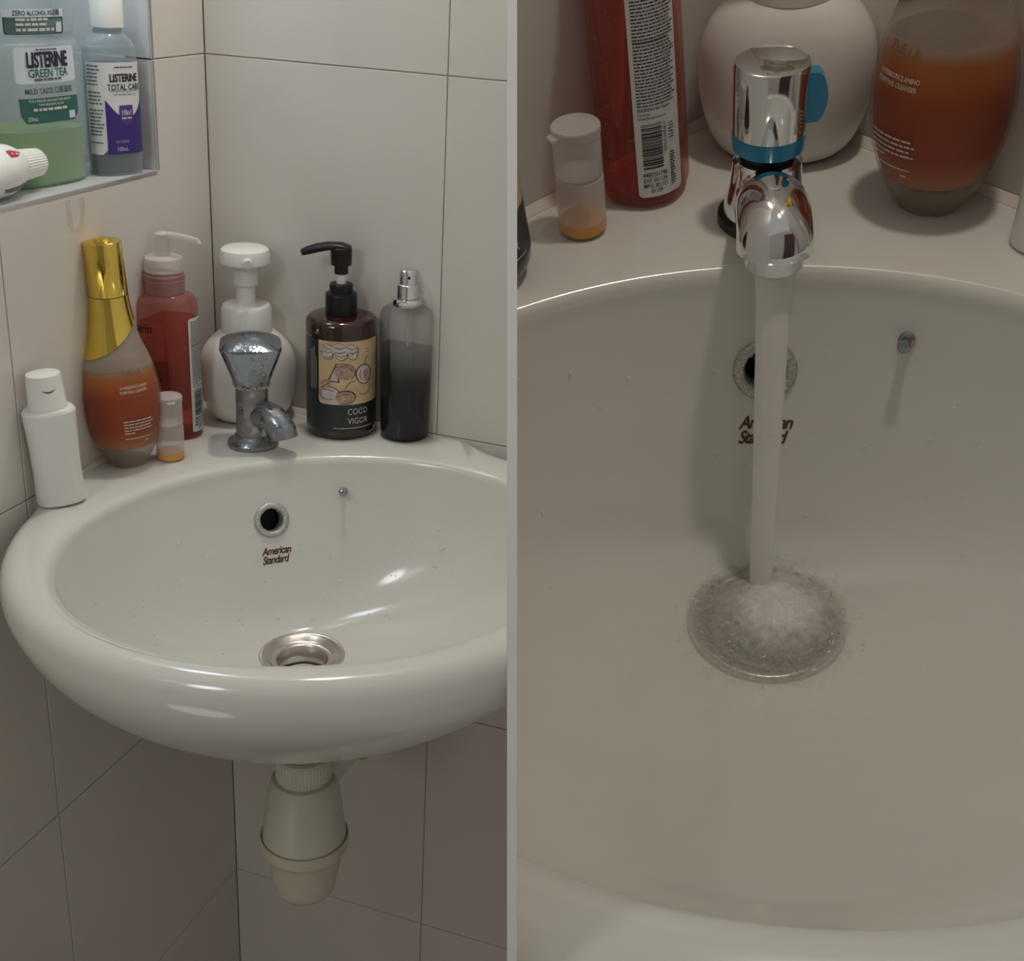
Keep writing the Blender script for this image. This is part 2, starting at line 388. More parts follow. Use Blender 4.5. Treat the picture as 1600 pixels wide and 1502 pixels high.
# ------------------------------------------------------------------ structure: walls, niche, floor, partition
S2 = math.sqrt(2)
def wl(s, z, d=0.0): return (-s / S2 - d / S2, YC - s / S2 + d / S2, z)      # left wall: s from the corner, d into the wall
def wr(s, z, d=0.0): return (s / S2 + d / S2, YC - s / S2 + d / S2, z)       # right wall
def prism(name, poly, d0, d1, wf, mat, parent=None, frame=None, bevel=0.0):
    bm = bmesh.new(); n = len(poly)
    A = [bm.verts.new(wf(s, z, d0)) for s, z in poly]; B = [bm.verts.new(wf(s, z, d1)) for s, z in poly]
    fr = bm.faces.new(A); bm.faces.new(B[::-1])
    for i in range(n): bm.faces.new((A[i], B[i], B[(i + 1) % n], A[(i + 1) % n]))
    bmesh.ops.recalc_face_normals(bm, faces=bm.faces[:])
    if bevel: bmesh.ops.bevel(bm, geom=list(fr.edges), offset=bevel, segments=1, affect='EDGES')
    me = bpy.data.meshes.new(name); bm.to_mesh(me); bm.free(); me.materials.append(M[mat])
    o = bpy.data.objects.new(name, me); C.objects.link(o)
    if parent: o.parent = parent
    elif frame is not None: o.matrix_world = frame
    return o
def grout_wall(name, frame, wf, rects_, side):
    bm = bmesh.new()
    for (s0, s1, z0, z1) in rects_:
        A = [bm.verts.new(wf(s, z, 0.0012)) for s, z in ((s0, z0), (s1, z0), (s1, z1), (s0, z1))]
        B = [bm.verts.new(wf(s, z, 0.03)) for s, z in ((s0, z0), (s1, z0), (s1, z1), (s0, z1))]
        bm.faces.new(A); bm.faces.new(B[::-1])
        for i in range(4): bm.faces.new((A[i], B[i], B[(i + 1) % 4], A[(i + 1) % 4]))
    bmesh.ops.recalc_face_normals(bm, faces=bm.faces[:])
    me = bpy.data.meshes.new(name); bm.to_mesh(me); bm.free(); me.materials.append(M['grout'])
    o = bpy.data.objects.new(name, me); C.objects.link(o); o.matrix_world = frame; struct(o); clip_mesh(o, CAMW, NL if side == 'L' else NR)
    return o
G = 0.0005
def tiles(parent, wf, scols, zrows, side, hole=None, wid=None):
    for i in range(len(scols) - 1):
        for j in range(len(zrows) - 1):
            s0, s1, z0, z1 = scols[i] + G, scols[i + 1] - G, zrows[j] + G, zrows[j + 1] - G
            if hole and s0 < hole[1] and s1 > hole[0] and z0 < hole[3] and z1 > hole[2]:
                h0, h1, g0, g1 = hole; a, b = max(s0, h0), min(s1, h1); c, d = max(z0, g0), min(z1, g1)
                # the tile with the niche opening cut out of one corner or side
                if a <= s0 and b >= s1:
                    pieces = [[(s0, z0), (s1, z0), (s1, c), (s0, c)]] if c > z0 else []
                    if d < z1: pieces.append([(s0, d), (s1, d), (s1, z1), (s0, z1)])
                elif a > s0:
                    if c > z0: pieces = [[(s0, z0), (s1, z0), (s1, c), (a, c), (a, z1), (s0, z1)]]
                    elif d < z1: pieces = [[(s0, z0), (a, z0), (a, d), (s1, d), (s1, z1), (s0, z1)]]
                    else: pieces = [[(s0, z0), (a, z0), (a, z1), (s0, z1)]]
                else:
                    if c > z0: pieces = [[(s0, z0), (s1, z0), (s1, z1), (b, z1), (b, c), (s0, c)]]
                    elif d < z1: pieces = [[(b, z0), (s1, z0), (s1, z1), (s0, z1), (s0, d), (b, d)]]
                    else: pieces = [[(b, z0), (s1, z0), (s1, z1), (b, z1)]]
            else: pieces = [[(s0, z0), (s1, z0), (s1, z1), (s0, z1)]]
            for p in pieces:
                o = prism('tile', p, 0.0, 0.0012, wf, 'tile', parent, bevel=0.0005)
                clip_mesh(o, CAMW, NL if side == 'L' else NR)
                if not o.data.polygons: bpy.data.objects.remove(o)
ROWS = [-0.84, -0.606, -0.315, 0.002, 0.337, 0.65, 0.95]
NS0, NS1, NZ0, NZ1 = 0.085, 0.52, 0.2420, 0.60
wall_l = grout_wall('wall_left', FL, wl, [(-.004, NS0 - .0045, -0.84, .95), (NS1 + .0045, .9, -0.84, .95), (NS0 - .0045, NS1 + .0045, -0.84, NZ0 - .0045), (NS0 - .0045, NS1 + .0045, NZ1 + .0045, .95)], 'L')
tiles(wall_l, wl, [0.0, 0.296, 0.6, 0.9], ROWS, 'L', hole=(NS0, NS1, NZ0, NZ1))
wall_r = grout_wall('wall_right', FL, wr, [(-.004, 0.9, -0.84, .95)], 'L')
tiles(wall_r, wr, [0.0, 0.243, 0.54, 0.83], ROWS, 'L')
# niche lining: reveals, back and shelf
ND = 0.10
def niche_slab(name, pts, mat='niche'):
    bm = bmesh.new(); f = bm.faces.new([bm.verts.new(p) for p in pts]); r = bmesh.ops.extrude_face_region(bm, geom=[f])
    me = bpy.data.meshes.new(name); n = (Vector(pts[1]) - Vector(pts[0])).cross(Vector(pts[2]) - Vector(pts[0])).normalized()
    for e in r['geom']:
        if isinstance(e, bmesh.types.BMVert): e.co += n * 0.004
    bmesh.ops.recalc_face_normals(bm, faces=bm.faces[:]); bm.to_mesh(me); bm.free(); me.materials.append(M[mat])
    o = bpy.data.objects.new(name, me); C.objects.link(o); o.parent = wall_l; return o
e = 0.004
niche_slab('niche_shelf', [wl(NS0, NZ0, 0.0), wl(NS0, NZ0, ND), wl(NS1, NZ0, ND), wl(NS1, NZ0, 0.0)][::-1])
niche_slab('niche_back', [wl(NS0, NZ0, ND), wl(NS1, NZ0, ND), wl(NS1, NZ1, ND), wl(NS0, NZ1, ND)])
niche_slab('niche_top', [wl(NS0, NZ1, 0), wl(NS0, NZ1, ND), wl(NS1, NZ1, ND), wl(NS1, NZ1, 0)])
for za, zb in ((NZ0, 0.3362), (0.3378, NZ1)):
    niche_slab('niche_tile', [wl(NS0, za, 0), wl(NS0, za, ND), wl(NS0, zb, ND), wl(NS0, zb, 0)])
    niche_slab('niche_tile', [wl(NS1, za, 0), wl(NS1, za, ND), wl(NS1, zb, ND), wl(NS1, zb, 0)][::-1])
# right bay walls
wall_bl = grout_wall('wall_back_left', FR, wl, [(-.004, 0.5, -0.45, .55)], 'R')
tiles(wall_bl, wl, [0.0, 0.296, 0.5], [-0.45, -0.315, 0.002, 0.337, 0.55], 'R')
wall_br = grout_wall('wall_back_right', FR, wr, [(-.004, 0.6, -0.45, .55)], 'R')
tiles(wall_br, wr, [0.0, 0.2315, 0.53], [-0.45, -0.315, 0.002, 0.337, 0.55], 'R')
# floor under the left bay
fl = mesh_obj('floor', [(-2, -2.4, -.02), (2, -2.4, -.02), (2, 1.0, -.02), (-2, 1.0, -.02), (-2, -2.4, 0), (2, -2.4, 0), (2, 1.0, 0), (-2, 1.0, 0)],
              [(3, 2, 1, 0), (4, 5, 6, 7), (0, 1, 5, 4), (1, 2, 6, 5), (2, 3, 7, 6), (3, 0, 4, 7)], 'floor', smooth=False); struct(fl)
# the opposite wall of the bathroom, behind the camera, with a brown door in it
def slab(name, lo, hi, mat):
    x0, y0, z0 = lo; x1, y1, z1 = hi
    o = mesh_obj(name, [(x0, y0, z0), (x1, y0, z0), (x1, y1, z0), (x0, y1, z0), (x0, y0, z1), (x1, y0, z1), (x1, y1, z1), (x0, y1, z1)],
                 [(3, 2, 1, 0), (4, 5, 6, 7), (0, 1, 5, 4), (1, 2, 6, 5), (2, 3, 7, 6), (3, 0, 4, 7)], mat, smooth=False); struct(o); return o
M['door'] = P('door', (0.10, 0.05, 0.045), 0.4, noise=0.1)
slab('wall_front', (-2, -2.06, 0), (2, -2.0, 2.3), 'tile')
slab('door_1', (-.15, -1.999, 0), (.65, -1.96, 2.0), 'door')
# partition between the two bays, widening towards the back
pv = []
for d in (0.37, 1.50):
    for y in (-0.85, 0.95):
        for px in (792.2, 807.8):
            q = Vector(((px - 800) / 2000 * d, y, d)); pv.append(FL @ (RL.transposed() @ (q - TL)))
part = mesh_obj('wall_partition', pv, [(0, 1, 3, 2), (4, 6, 7, 5), (0, 2, 6, 4), (1, 5, 7, 3), (0, 4, 5, 1), (2, 3, 7, 6)], 'paint', smooth=False); struct(part)

# ------------------------------------------------------------------ the basin
# inner bowl: z, y of front, y of back, half width
BOWL = [(-0.1455, -0.187, -0.113, 0.037), (-0.142, -0.202, -0.106, 0.056), (-0.132, -0.236, -0.0945, 0.090), (-0.118, -0.274, -0.0855, 0.124),
        (-0.100, -0.312, -0.0765, 0.152), (-0.078, -0.347, -0.0675, 0.175), (-0.055, -0.373, -0.0585, 0.190), (-0.034, -0.389, -0.0515, 0.1985),
        (-0.016, -0.398, -0.0465, 0.204), (-0.006, -0.4020, -0.0447, 0.2070), (-0.0015, -0.406, -0.0415, 0.2115), (0.0, -0.4125, -0.0355, 0.2180)]
OUTER = [(0.0, -0.200, 0.223, 0.2155), (-0.002, -0.200, 0.2325, 0.2255), (-0.007, -0.200, 0.2395, 0.2325), (-0.015, -0.200, 0.2430, 0.2365), (-0.028, -0.200, 0.2430, 0.2365),
         (-0.045, -0.200, 0.2370, 0.2290), (-0.065, -0.200, 0.2260, 0.2120), (-0.090, -0.200, 0.2050, 0.1860), (-0.115, -0.200, 0.1740, 0.1560), (-0.140, -0.198, 0.1320, 0.1180),
         (-0.155, -0.192, 0.0800, 0.0700), (-0.164, -0.175, 0.0500, 0.0450), (-0.166, -0.150, 0.0260, 0.0260)]
BS = smooth_prof(BOWL, 8)
def bowl_ab(z):
    for i in range(len(BS) - 1):
        if BS[i][0] <= z <= BS[i + 1][0]:
            t = (z - BS[i][0]) / max(1e-9, BS[i + 1][0] - BS[i][0]); q = [BS[i][k] + t * (BS[i + 1][k] - BS[i][k]) for k in range(4)]
            return ((q[1] + q[2]) / 2, q[3], (q[2] - q[1]) / 2)
    q = BS[0] if z < BS[0][0] else BS[-1]; return ((q[1] + q[2]) / 2, q[3], (q[2] - q[1]) / 2)
def bowl_back(x, z):
    cy, a, b = bowl_ab(z); return Vector((x, cy + b * math.sqrt(max(0, 1 - (x / a) ** 2)), z))
def bowl_at(th, z):
    cy, a, b = bowl_ab(z); return Vector((a * math.cos(th), cy + b * math.sin(th), z))
def bowl_normal(th, z):
    t1 = bowl_at(th + 0.01, z) - bowl_at(th - 0.01, z); t2 = bowl_at(th, z + 0.001) - bowl_at(th, z - 0.001)
    n = t1.cross(t2).normalized(); c = Vector((0, bowl_ab(z)[0], 0.05)) - bowl_at(th, z)
    return n if n.dot(c) > 0 else -n
def back_frame(x, z, off=0.0):
    """frame on the bowl's back wall: local X along the wall, local Y out of it, local Z up the slope"""
    p = bowl_back(x, z); tx = (bowl_back(x + .002, z) - bowl_back(x - .002, z)).normalized(); tz = (bowl_back(x, z + .002) - bowl_back(x, z - .002))
    n = tz.cross(tx).normalized()
    if n.y > 0: n = -n
    tz = tx.cross(-n).normalized() if tx.cross(-n).z > 0 else -tx.cross(-n).normalized()
    R = Matrix((tx, n, tz)).transposed().to_4x4(); return Matrix.Translation(p + n * off) @ R
NB = 192; ANG = [2 * PI * i / NB for i in range(NB)]
OFX, OFZ = 0.0, -0.0535
def basin(frame, side, label, chain_x, old):
    root = thing('corner_basin', label, 'washbasin', frame)
    rings = []
    for (z, yf, yb, ax) in BS:
        yf *= 1.0 if old else 0.975
        rings.append([Vector((ax * math.cos(t), (yf + yb) / 2 + (yb - yf) / 2 * math.sin(t), z)) for t in ANG])
    O = smooth_prof(OUTER, 5)
    for k, (z, cy, a, b) in enumerate(O):
        R = []
        for t in ANG:
            d = Vector((a * math.cos(t), b * math.sin(t), 0)); c = Vector((0, cy, z)); kk = 1.0
            lim = [(YC - 0.0006 - n.dot(c)) / n.dot(d) for n in (Vector((-1, 1, 0)), Vector((1, 1, 0))) if n.dot(d) > 1e-9]
            # the deck runs back to both walls; elsewhere the oval stops where it meets them
            if lim:
                e_ = min(lim); dg = math.degrees(t); u = max(0.0, min(1.0, (min(dg, 180 - dg) - 29) / 10)) * (1.0 if z > -0.05 else 0.0); u = u * u * (3 - 2 * u)
                kk = min(1.0, e_) * (1 - u) + e_ * u
            R.append(c + d * kk)
        rings.append(R)
    verts = [v for r in rings for v in r]; faces = []
    for j in range(len(rings) - 1):
        for i in range(NB):
            k = (i + 1) % NB; faces.append((j * NB + i, j * NB + k, (j + 1) * NB + k, (j + 1) * NB + i))
    # opening of the overflow
    oc = bowl_back(OFX, OFZ)
    faces = [f for f in faces if not (f[0] < len(BS) * NB and (sum((verts[i] for i in f), Vector()) / 4 - oc).length < 0.0125)]
    body = mesh_obj('bowl', verts, faces, 'ceramic', root, angle=60)
    bm = bmesh.new(); bm.from_mesh(body.data); bmesh.ops.recalc_face_normals(bm, faces=bm.faces[:]); bm.to_mesh(body.data); bm.free()
    # overflow ring and its dark throat
    F = back_frame(OFX, OFZ)
    def on_back(o, FF): o.matrix_local = FF @ Matrix.Rotation(-PI / 2, 4, 'X'); return o     # local z points out of the wall
    ring = Body([(-0.004, .0165), (0.0010, .0165), (0.0026, .0155), (0.0034, .0135), (0.0030, .0115), (0.0012, .0105), (-0.004, .0103), (-0.012, .0103)])
    o = on_back(ring.build('overflow_ring', 'scale_ring' , root, 48, cap0=False, cap1=False, angle=70), F); o['label'] = 'chrome overflow ring spotted with limescale'
    o = on_back(Body([(-0.026, 0.0001), (-0.026, .0108), (-0.010, .0108)]).build('overflow_throat', 'dark', root, 32, cap0=True, cap1=False), F)
    # drain: pressed steel flange and throat
    fl_ = Body([(-0.1462, .0385), (-0.1438, .0372), (-0.1432, .0350), (-0.1442, .0322), (-0.1475, .0285), (-0.1490, .0255), (-0.1482, .0240), (-0.1500, .0222), (-0.170, .0218), (-0.2, .0216)][::-1])
    d = fl_.build('drain_flange', 'steel', root, 64, cap0=False, cap1=False, angle=80); d.location = (0, -0.15, 0); d['label'] = 'brushed steel drain flange'
    t = Body([(-0.196, .0214), (-0.195, .0214)]).build('drain_throat', 'dark', root, 32); t.location = (0, -0.15, 0)
    # anchor for the plug chain
    A = back_frame(chain_x, -0.033)
    a = Body([(-0.002, .0042), (0.0012, .0042), (0.0018, .0034), (0.0020, .0026), (0.0085, .0024), (0.0095, .0034), (0.0115, .0034), (0.0122, .0020)])
    o = on_back(a.build('chain_anchor', 'old_chrome', root, 20, angle=50), A); o['label'] = 'small metal stud for the plug chain'
    # maker's lettering fired on the bowl
    bms = [text2d('American', 0.0102, 0.001, 0.0006, 'CENTER', 0.020, 0.78, 0.35, 0.86), text2d('Standard', 0.0102, -0.001, -0.0078, 'CENTER', 0.020, 0.78, 0.35, 0.86)]
    bm = join_bm(bms); LZ = -0.0835
    for v in bm.verts: v.co = back_frame(v.co.x, LZ + v.co.z * 0.9, 0.0004).translation
    me = bpy.data.meshes.new('lettering'); bm.to_mesh(me); bm.free(); me.materials.append(M['ink_brown'])
    o = bpy.data.objects.new('lettering', me); C.objects.link(o); o.parent = root; o['label'] = 'brown handwritten-style lettering'
    clip_tree(root, side)
    return root
sink_l = basin(FL, 'L', 'white ceramic corner basin under the dull tap, no water running', 0.068, True)
sink_r = basin(FR, 'R', 'white ceramic corner basin with water running into its drain', 0.068, False)
def bead(frame, side, parent):
    for wf, nm in ((wl, 'left'), (wr, 'right')):
        v = []; f = []
        for k in range(25):
            s = 0.0 + 0.250 * k / 24
            q = .0045 * min(1, (24.5 - k) / 6); v += [wf(s, 0.0002, -q - .0002), wf(s, q + .0002, -0.0004), wf(s, 0.0002, -0.0004)]
        for k in range(24): f += [(3 * k, 3 * k + 1, 3 * k + 4, 3 * k + 3), (3 * k + 1, 3 * k + 2, 3 * k + 5, 3 * k + 4), (3 * k + 2, 3 * k, 3 * k + 3, 3 * k + 5)]
        o = mesh_obj('silicone_bead', v, f, 'silicone', parent, angle=60); clip_mesh(o, CAMW, NL if side == 'L' else NR)
bead(FL, 'L', sink_l); bead(FR, 'R', sink_r)

# ------------------------------------------------------------------ bottles
def lathe(name, prof, mat, parent, N=48, **k): return Body(prof).build(name, mat, parent, N, **k)
def face_cam(loc, camp, extra=0.0): return math.atan2(camp.x - loc[0], -(camp.y - loc[1])) + math.radians(extra)

def amber_bottle(frame, loc, rz, label, tilt=None, top=True):
    t = thing('cleanser_bottle', label, 'bottle', frame, loc, rz, tilt)
    prof = smooth_prof([(0, .0160), (.002, .0175), (.018, .0262), (.035, .0318), (.052, .0342), (.068, .0342), (.084, .0315), (.098, .0275), (.110, .0230), (.125, .0190), (.140, .0164), (.1525, .0153)], 5)
    prof = [(z, a, a) for z, a in prof]; B = Body(prof)
    B.build('glass', 'frost', t, 64)
    Body(inset_prof(prof, 0.0016, 0.020, 0.089)).build('liquid', 'amber', t, 56)['label'] = 'amber liquid'
    if top:
        # gilt sleeve with a slanting lower edge, hugging the neck
        N = 64; v = []; f = []; K = 14
        for j in range(K + 1):
            for i in range(N):
                th = 2 * PI * i / N; zl = 0.1165 - 0.016 * math.cos(th - math.radians(200)); z = 0.1525 + (zl - 0.1525) * j / K
                a, _ = B.ab(z); a += 0.0011; v.append((a * math.cos(th), a * math.sin(th), z))
        for j in range(K):
            for i in range(N):
                k = (i + 1) % N; f.append((j * N + k, j * N + i, (j + 1) * N + i, (j + 1) * N + k))
        mesh_obj('sleeve', v, f, 'gold', t, angle=50)
        lathe('cap', [(.1529, .0161), (.1535, .0165), (.198, .0158), (.1990, .0150), (.1992, .0085), (.2010, .0075), (.2018, .004), (.2020, .0005)], 'gold', t, 64)
    rnd = random.Random(5)
    decal(([text2d('14 PREBIOTICS AMINO', 0.0034, 0, 0.0775, bold=.012, sx=.72), text2d('PURIFYING CLEANSER', 0.0034, 0, 0.0737, bold=.012, sx=.72)]), B, 'lettering', 'ink_cream', t, 0.0004)
    decal(flat2d(microlines(0, .026, .0480, 4, .0028, .0011, rnd, .1) + microlines(0, .010, .0368, 1, .002, .0011, rnd, .1) + microlines(0, .024, .0315, 1, .002, .0008, rnd, .02) + microlines(.0185, .022, .0275, 1, .002, .0010, rnd, 0)), B, 'small_print', 'ink_cream', t, 0.0004)
    decal(text2d('THE LA', 0.0070, 0.002, 0.0885, sx=.8), B, 'lettering', 'ink_gold', t, 0.0004, label='thin gold lettering')
    return t

def red_bottle(frame, loc, rz, label, back_at, tilt=None, top=True, front=True):
    t = thing('gel_bottle', label, 'bottle', frame, loc, rz, tilt)
    pr = [(0, .0255, .0205), (.0012, .0272, .0222), (.004, .0285, .0235), (.122, .0285, .0235), (.130, .0275, .0225), (.1345, .0245, .0200), (.1365, .0185, .0165), (.138, .0160, .0155)]
    B = Body(pr, 2.3); B.build('shell', 'pink_shell', t, 64)
    Body(inset_prof(pr, .0020, .003, .113), 2.3).build('gel', 'red_gel', t, 64)['label'] = 'red gel with small bubbles'
    rnd = random.Random(3); tab = B.table(.06); L = tab[1][-1]
    spheres('bubbles', [(B.wrap(tab, rnd.uniform(-L * .62, L * .62), rnd.uniform(.006, .108) if rnd.random() < .8 else rnd.uniform(.02, .06), -.0014), rnd.choice((.0004, .0005, .0006, .0009))) for _ in range(340)], 'red_bubble', t)['kind'] = 'stuff'
    if top:
        lathe('neck_collar', [(.1372, .0172), (.1378, .0180), (.1480, .0180), (.1484, .0186), (.1500, .0186), (.1504, .0178), (.1520, .0178), (.1524, .0186), (.1540, .0186), (.1546, .0176), (.157, .0174)], 'neck_pink', t)
        lathe('clear_cap', [(.1572, .0176), (.158, .0180), (.1655, .0178), (.1690, .0165), (.1706, .0135), (.171, .0060)], 'clear_cap', t)
        pm = lathe('pump_stem', [(.1702, .0058), (.171, .0066), (.1835, .0064), (.186, .0072), (.1905, .0068), (.1915, .005)], 'clear_cap', t, 32)
        sp = tube('pump_spout', [(0, 0, .1885), (.012, -.003, .1890), (.024, -.006, .1880), (.032, -.008, .1862), (.0338, -.0084, .1835)], [.0042, .0036, .0030, .0026, .0022], 'clear_cap', t, 16); sp.rotation_euler.z = -rz + math.radians(-20)
    if front:
        decal(text2d('Eucerin', 0.0125, -0.041, 0.104, bold=.012, sx=.8), B, 'lettering', 'ink_maroon', t, .0004)
        decal(flat2d([[( -.028 + .0016*i, .1015 - .0030*math.sin(i/10*PI)) for i in range(0, 11)] + [(-.012 - .0016*i, .1007 - .0022*math.sin(i/10*PI)) for i in range(0, 11)]]), B, 'swoosh', 'ink_maroon', t, .0004)
        decal(flat2d([rect(-.046, .002, .048, .078)]), B, 'name_panel', 'ink_red_clear', t, .0003)
        decal(text2d('CLEANSING', 0.0085, -0.047, 0.058, sx=.93), B, 'lettering', 'ink_maroon', t, .0005)
        decal(flat2d([rect(-.045, .004, .0445, .0450)]), B, 'print_rule', 'ink_maroon', t, .0004)
    # paper label on the back with print, bar code and date stamp
    u = back_at; W = .0262
    decal(flat2d([rect(u - W / 2, u + W / 2, .0065, .1165, .0025)]), B, 'back_label', 'lab_white', t, .0004)
    x0 = u - W / 2 + .0022; rnd = random.Random(9)
    ps = microlines(x0, u + W / 2 - .0012, .1128, 33, .00172, .00070, rnd, .18)
    decal(flat2d(ps), B, 'small_print', 'ink_black', t, .0006)
    decal(([text2d('Imported and Distributed', .0021, x0, .0905, bold=.02, sx=.80), text2d('EUCERIN® Skin Expert', .0021, x0, .0553, bold=.02, sx=.85), text2d('Careline', .0021, x0, .0530, sx=.9), text2d('www.Eucerin.co.th', .0021, x0, .0508, bold=.01, sx=.9),
                   text2d('4485231798', .0033, x0 + .0006, .0185, bold=.012, sx=.78), text2d('EXP.301124', .0033, x0 + .0006, .0153, bold=.006, sx=.78), text2d('MFG.301121', .0033, x0 + .0006, .0122, bold=.006, sx=.78), text2d('01:39', .0033, x0 + .0042, .0091, bold=.006, sx=.85)]), B, 'lettering', 'ink_black', t, .0008)
    z = .0480; bars = []; rnd = random.Random(4)
    while z > .0232:
        h = rnd.choice((.0003, .0003, .0005, .0007, .0010)); bars.append(rect(x0 + .0012, x0 + .0118, z - h, z)); z -= h + rnd.choice((.0003, .0003, .0005, .0008))
    decal(flat2d(bars), B, 'bar_code', 'ink_black', t, .0007)
    decal(([text2d('4 005800 296406', .0024, x0 + .0126, .0478, sx=1.0, rot=-PI / 2), flat2d(microlines(x0 + .0158, x0 + .0192, .0455, 6, .0016, .0006, rnd, .1) + microlines(x0 + .0158, x0 + .0192, .0290, 13, .0015, .0008, rnd, .3))]), B, 'small_print', 'ink_black', t, .0008)
    return t
M['ink_red_clear'] = thin('ink_red_clear', (0.72, 0.40, 0.36), (0.30, 0.08, 0.06), 0.30, 0.4)

def vial(frame, loc, rz, label, tilt=None):
    t = thing('sample_vial', label, 'bottle', frame, loc, rz, tilt)
    pr = [(0, .0108), (.001, .0122), (.0022, .0125), (.030, .0125), (.0318, .0122), (.0325, .0112), (.0335, .0112)]
    Body(pr).build('tube', 'vial', t, 40)
    Body([(.0006, .0108), (.002, .0119), (.0075, .0119)]).build('liquid', 'orange', t, 40)['label'] = 'orange liquid'
    lathe('cap', [(.0338, .0119), (.0345, .0123), (.0535, .0122), (.0550, .0120), (.0552, .0126), (.0590, .0126), (.0598, .0120), (.0594, .0105), (.0588, .0098), (.0586, .001)], 'clear_cap', t, 40)
    mesh_obj('cap_tab', [(-.004, -.0122, .0552), (.004, -.0122, .0552), (.003, -.0152, .0556), (-.003, -.0152, .0556), (-.004, -.0122, .0575), (.004, -.0122, .0575), (.003, -.0152, .0570), (-.003, -.0152, .0570)],
             [(3, 2, 1, 0), (4, 5, 6, 7), (0, 1, 5, 4), (1, 2, 6, 5), (2, 3, 7, 6), (3, 0, 4, 7)], 'clear_cap', t, False)
    return t

def foam_bottle(frame, loc, rz, label, top=True):
    t = thing('foam_soap_dispenser', label, 'dispenser', frame, loc, rz)
    pr = smooth_prof([(.0012, .030, .023), (.004, .0345, .0265), (.012, .0400, .0300), (.028, .0450, .0335), (.046, .0470, .0350), (.062, .0455, .0340), (.074, .0405, .0315), (.083, .0330, .0275), (.0885, .0250, .0235), (.090, .0200, .0200)], 5)
    Body(pr, 2.1).build('body', 'white_gloss', t, 72)
    Body([(0, .029, .022), (.0012, .0303, .0233)], 2.1).build('base_rim', 'tan', t, 64)['label'] = 'thin brown line round the foot'
    lathe('collar', [(.0885, .0235), (.0890, .0243), (.1110, .0238), (.1145, .0222), (.1160, .0190), (.1162, .0100)], 'white_gloss', t, 64)
    lathe('stem', [(.1160, .0094), (.117, .0090), (.1340, .0088)], 'white', t, 32)
    lathe('piston', [(.1340, .0100), (.1345, .0118), (.1565, .0114), (.1570, .0110)], 'white', t, 40)
    h = lathe('pump_head', [(.1545, .0200), (.1540, .0222), (.1560, .0236), (.1640, .0234), (.1680, .0222), (.1700, .0195), (.1708, .0120), (.1710, .001)], 'white_gloss', t, 64)
    tube('nozzle', [(0, -.016, .1600), (0, -.0255, .1592), (0, -.0265, .1590)], [.0052, .0050, .0042], 'white_gloss', h, 24)
    return t

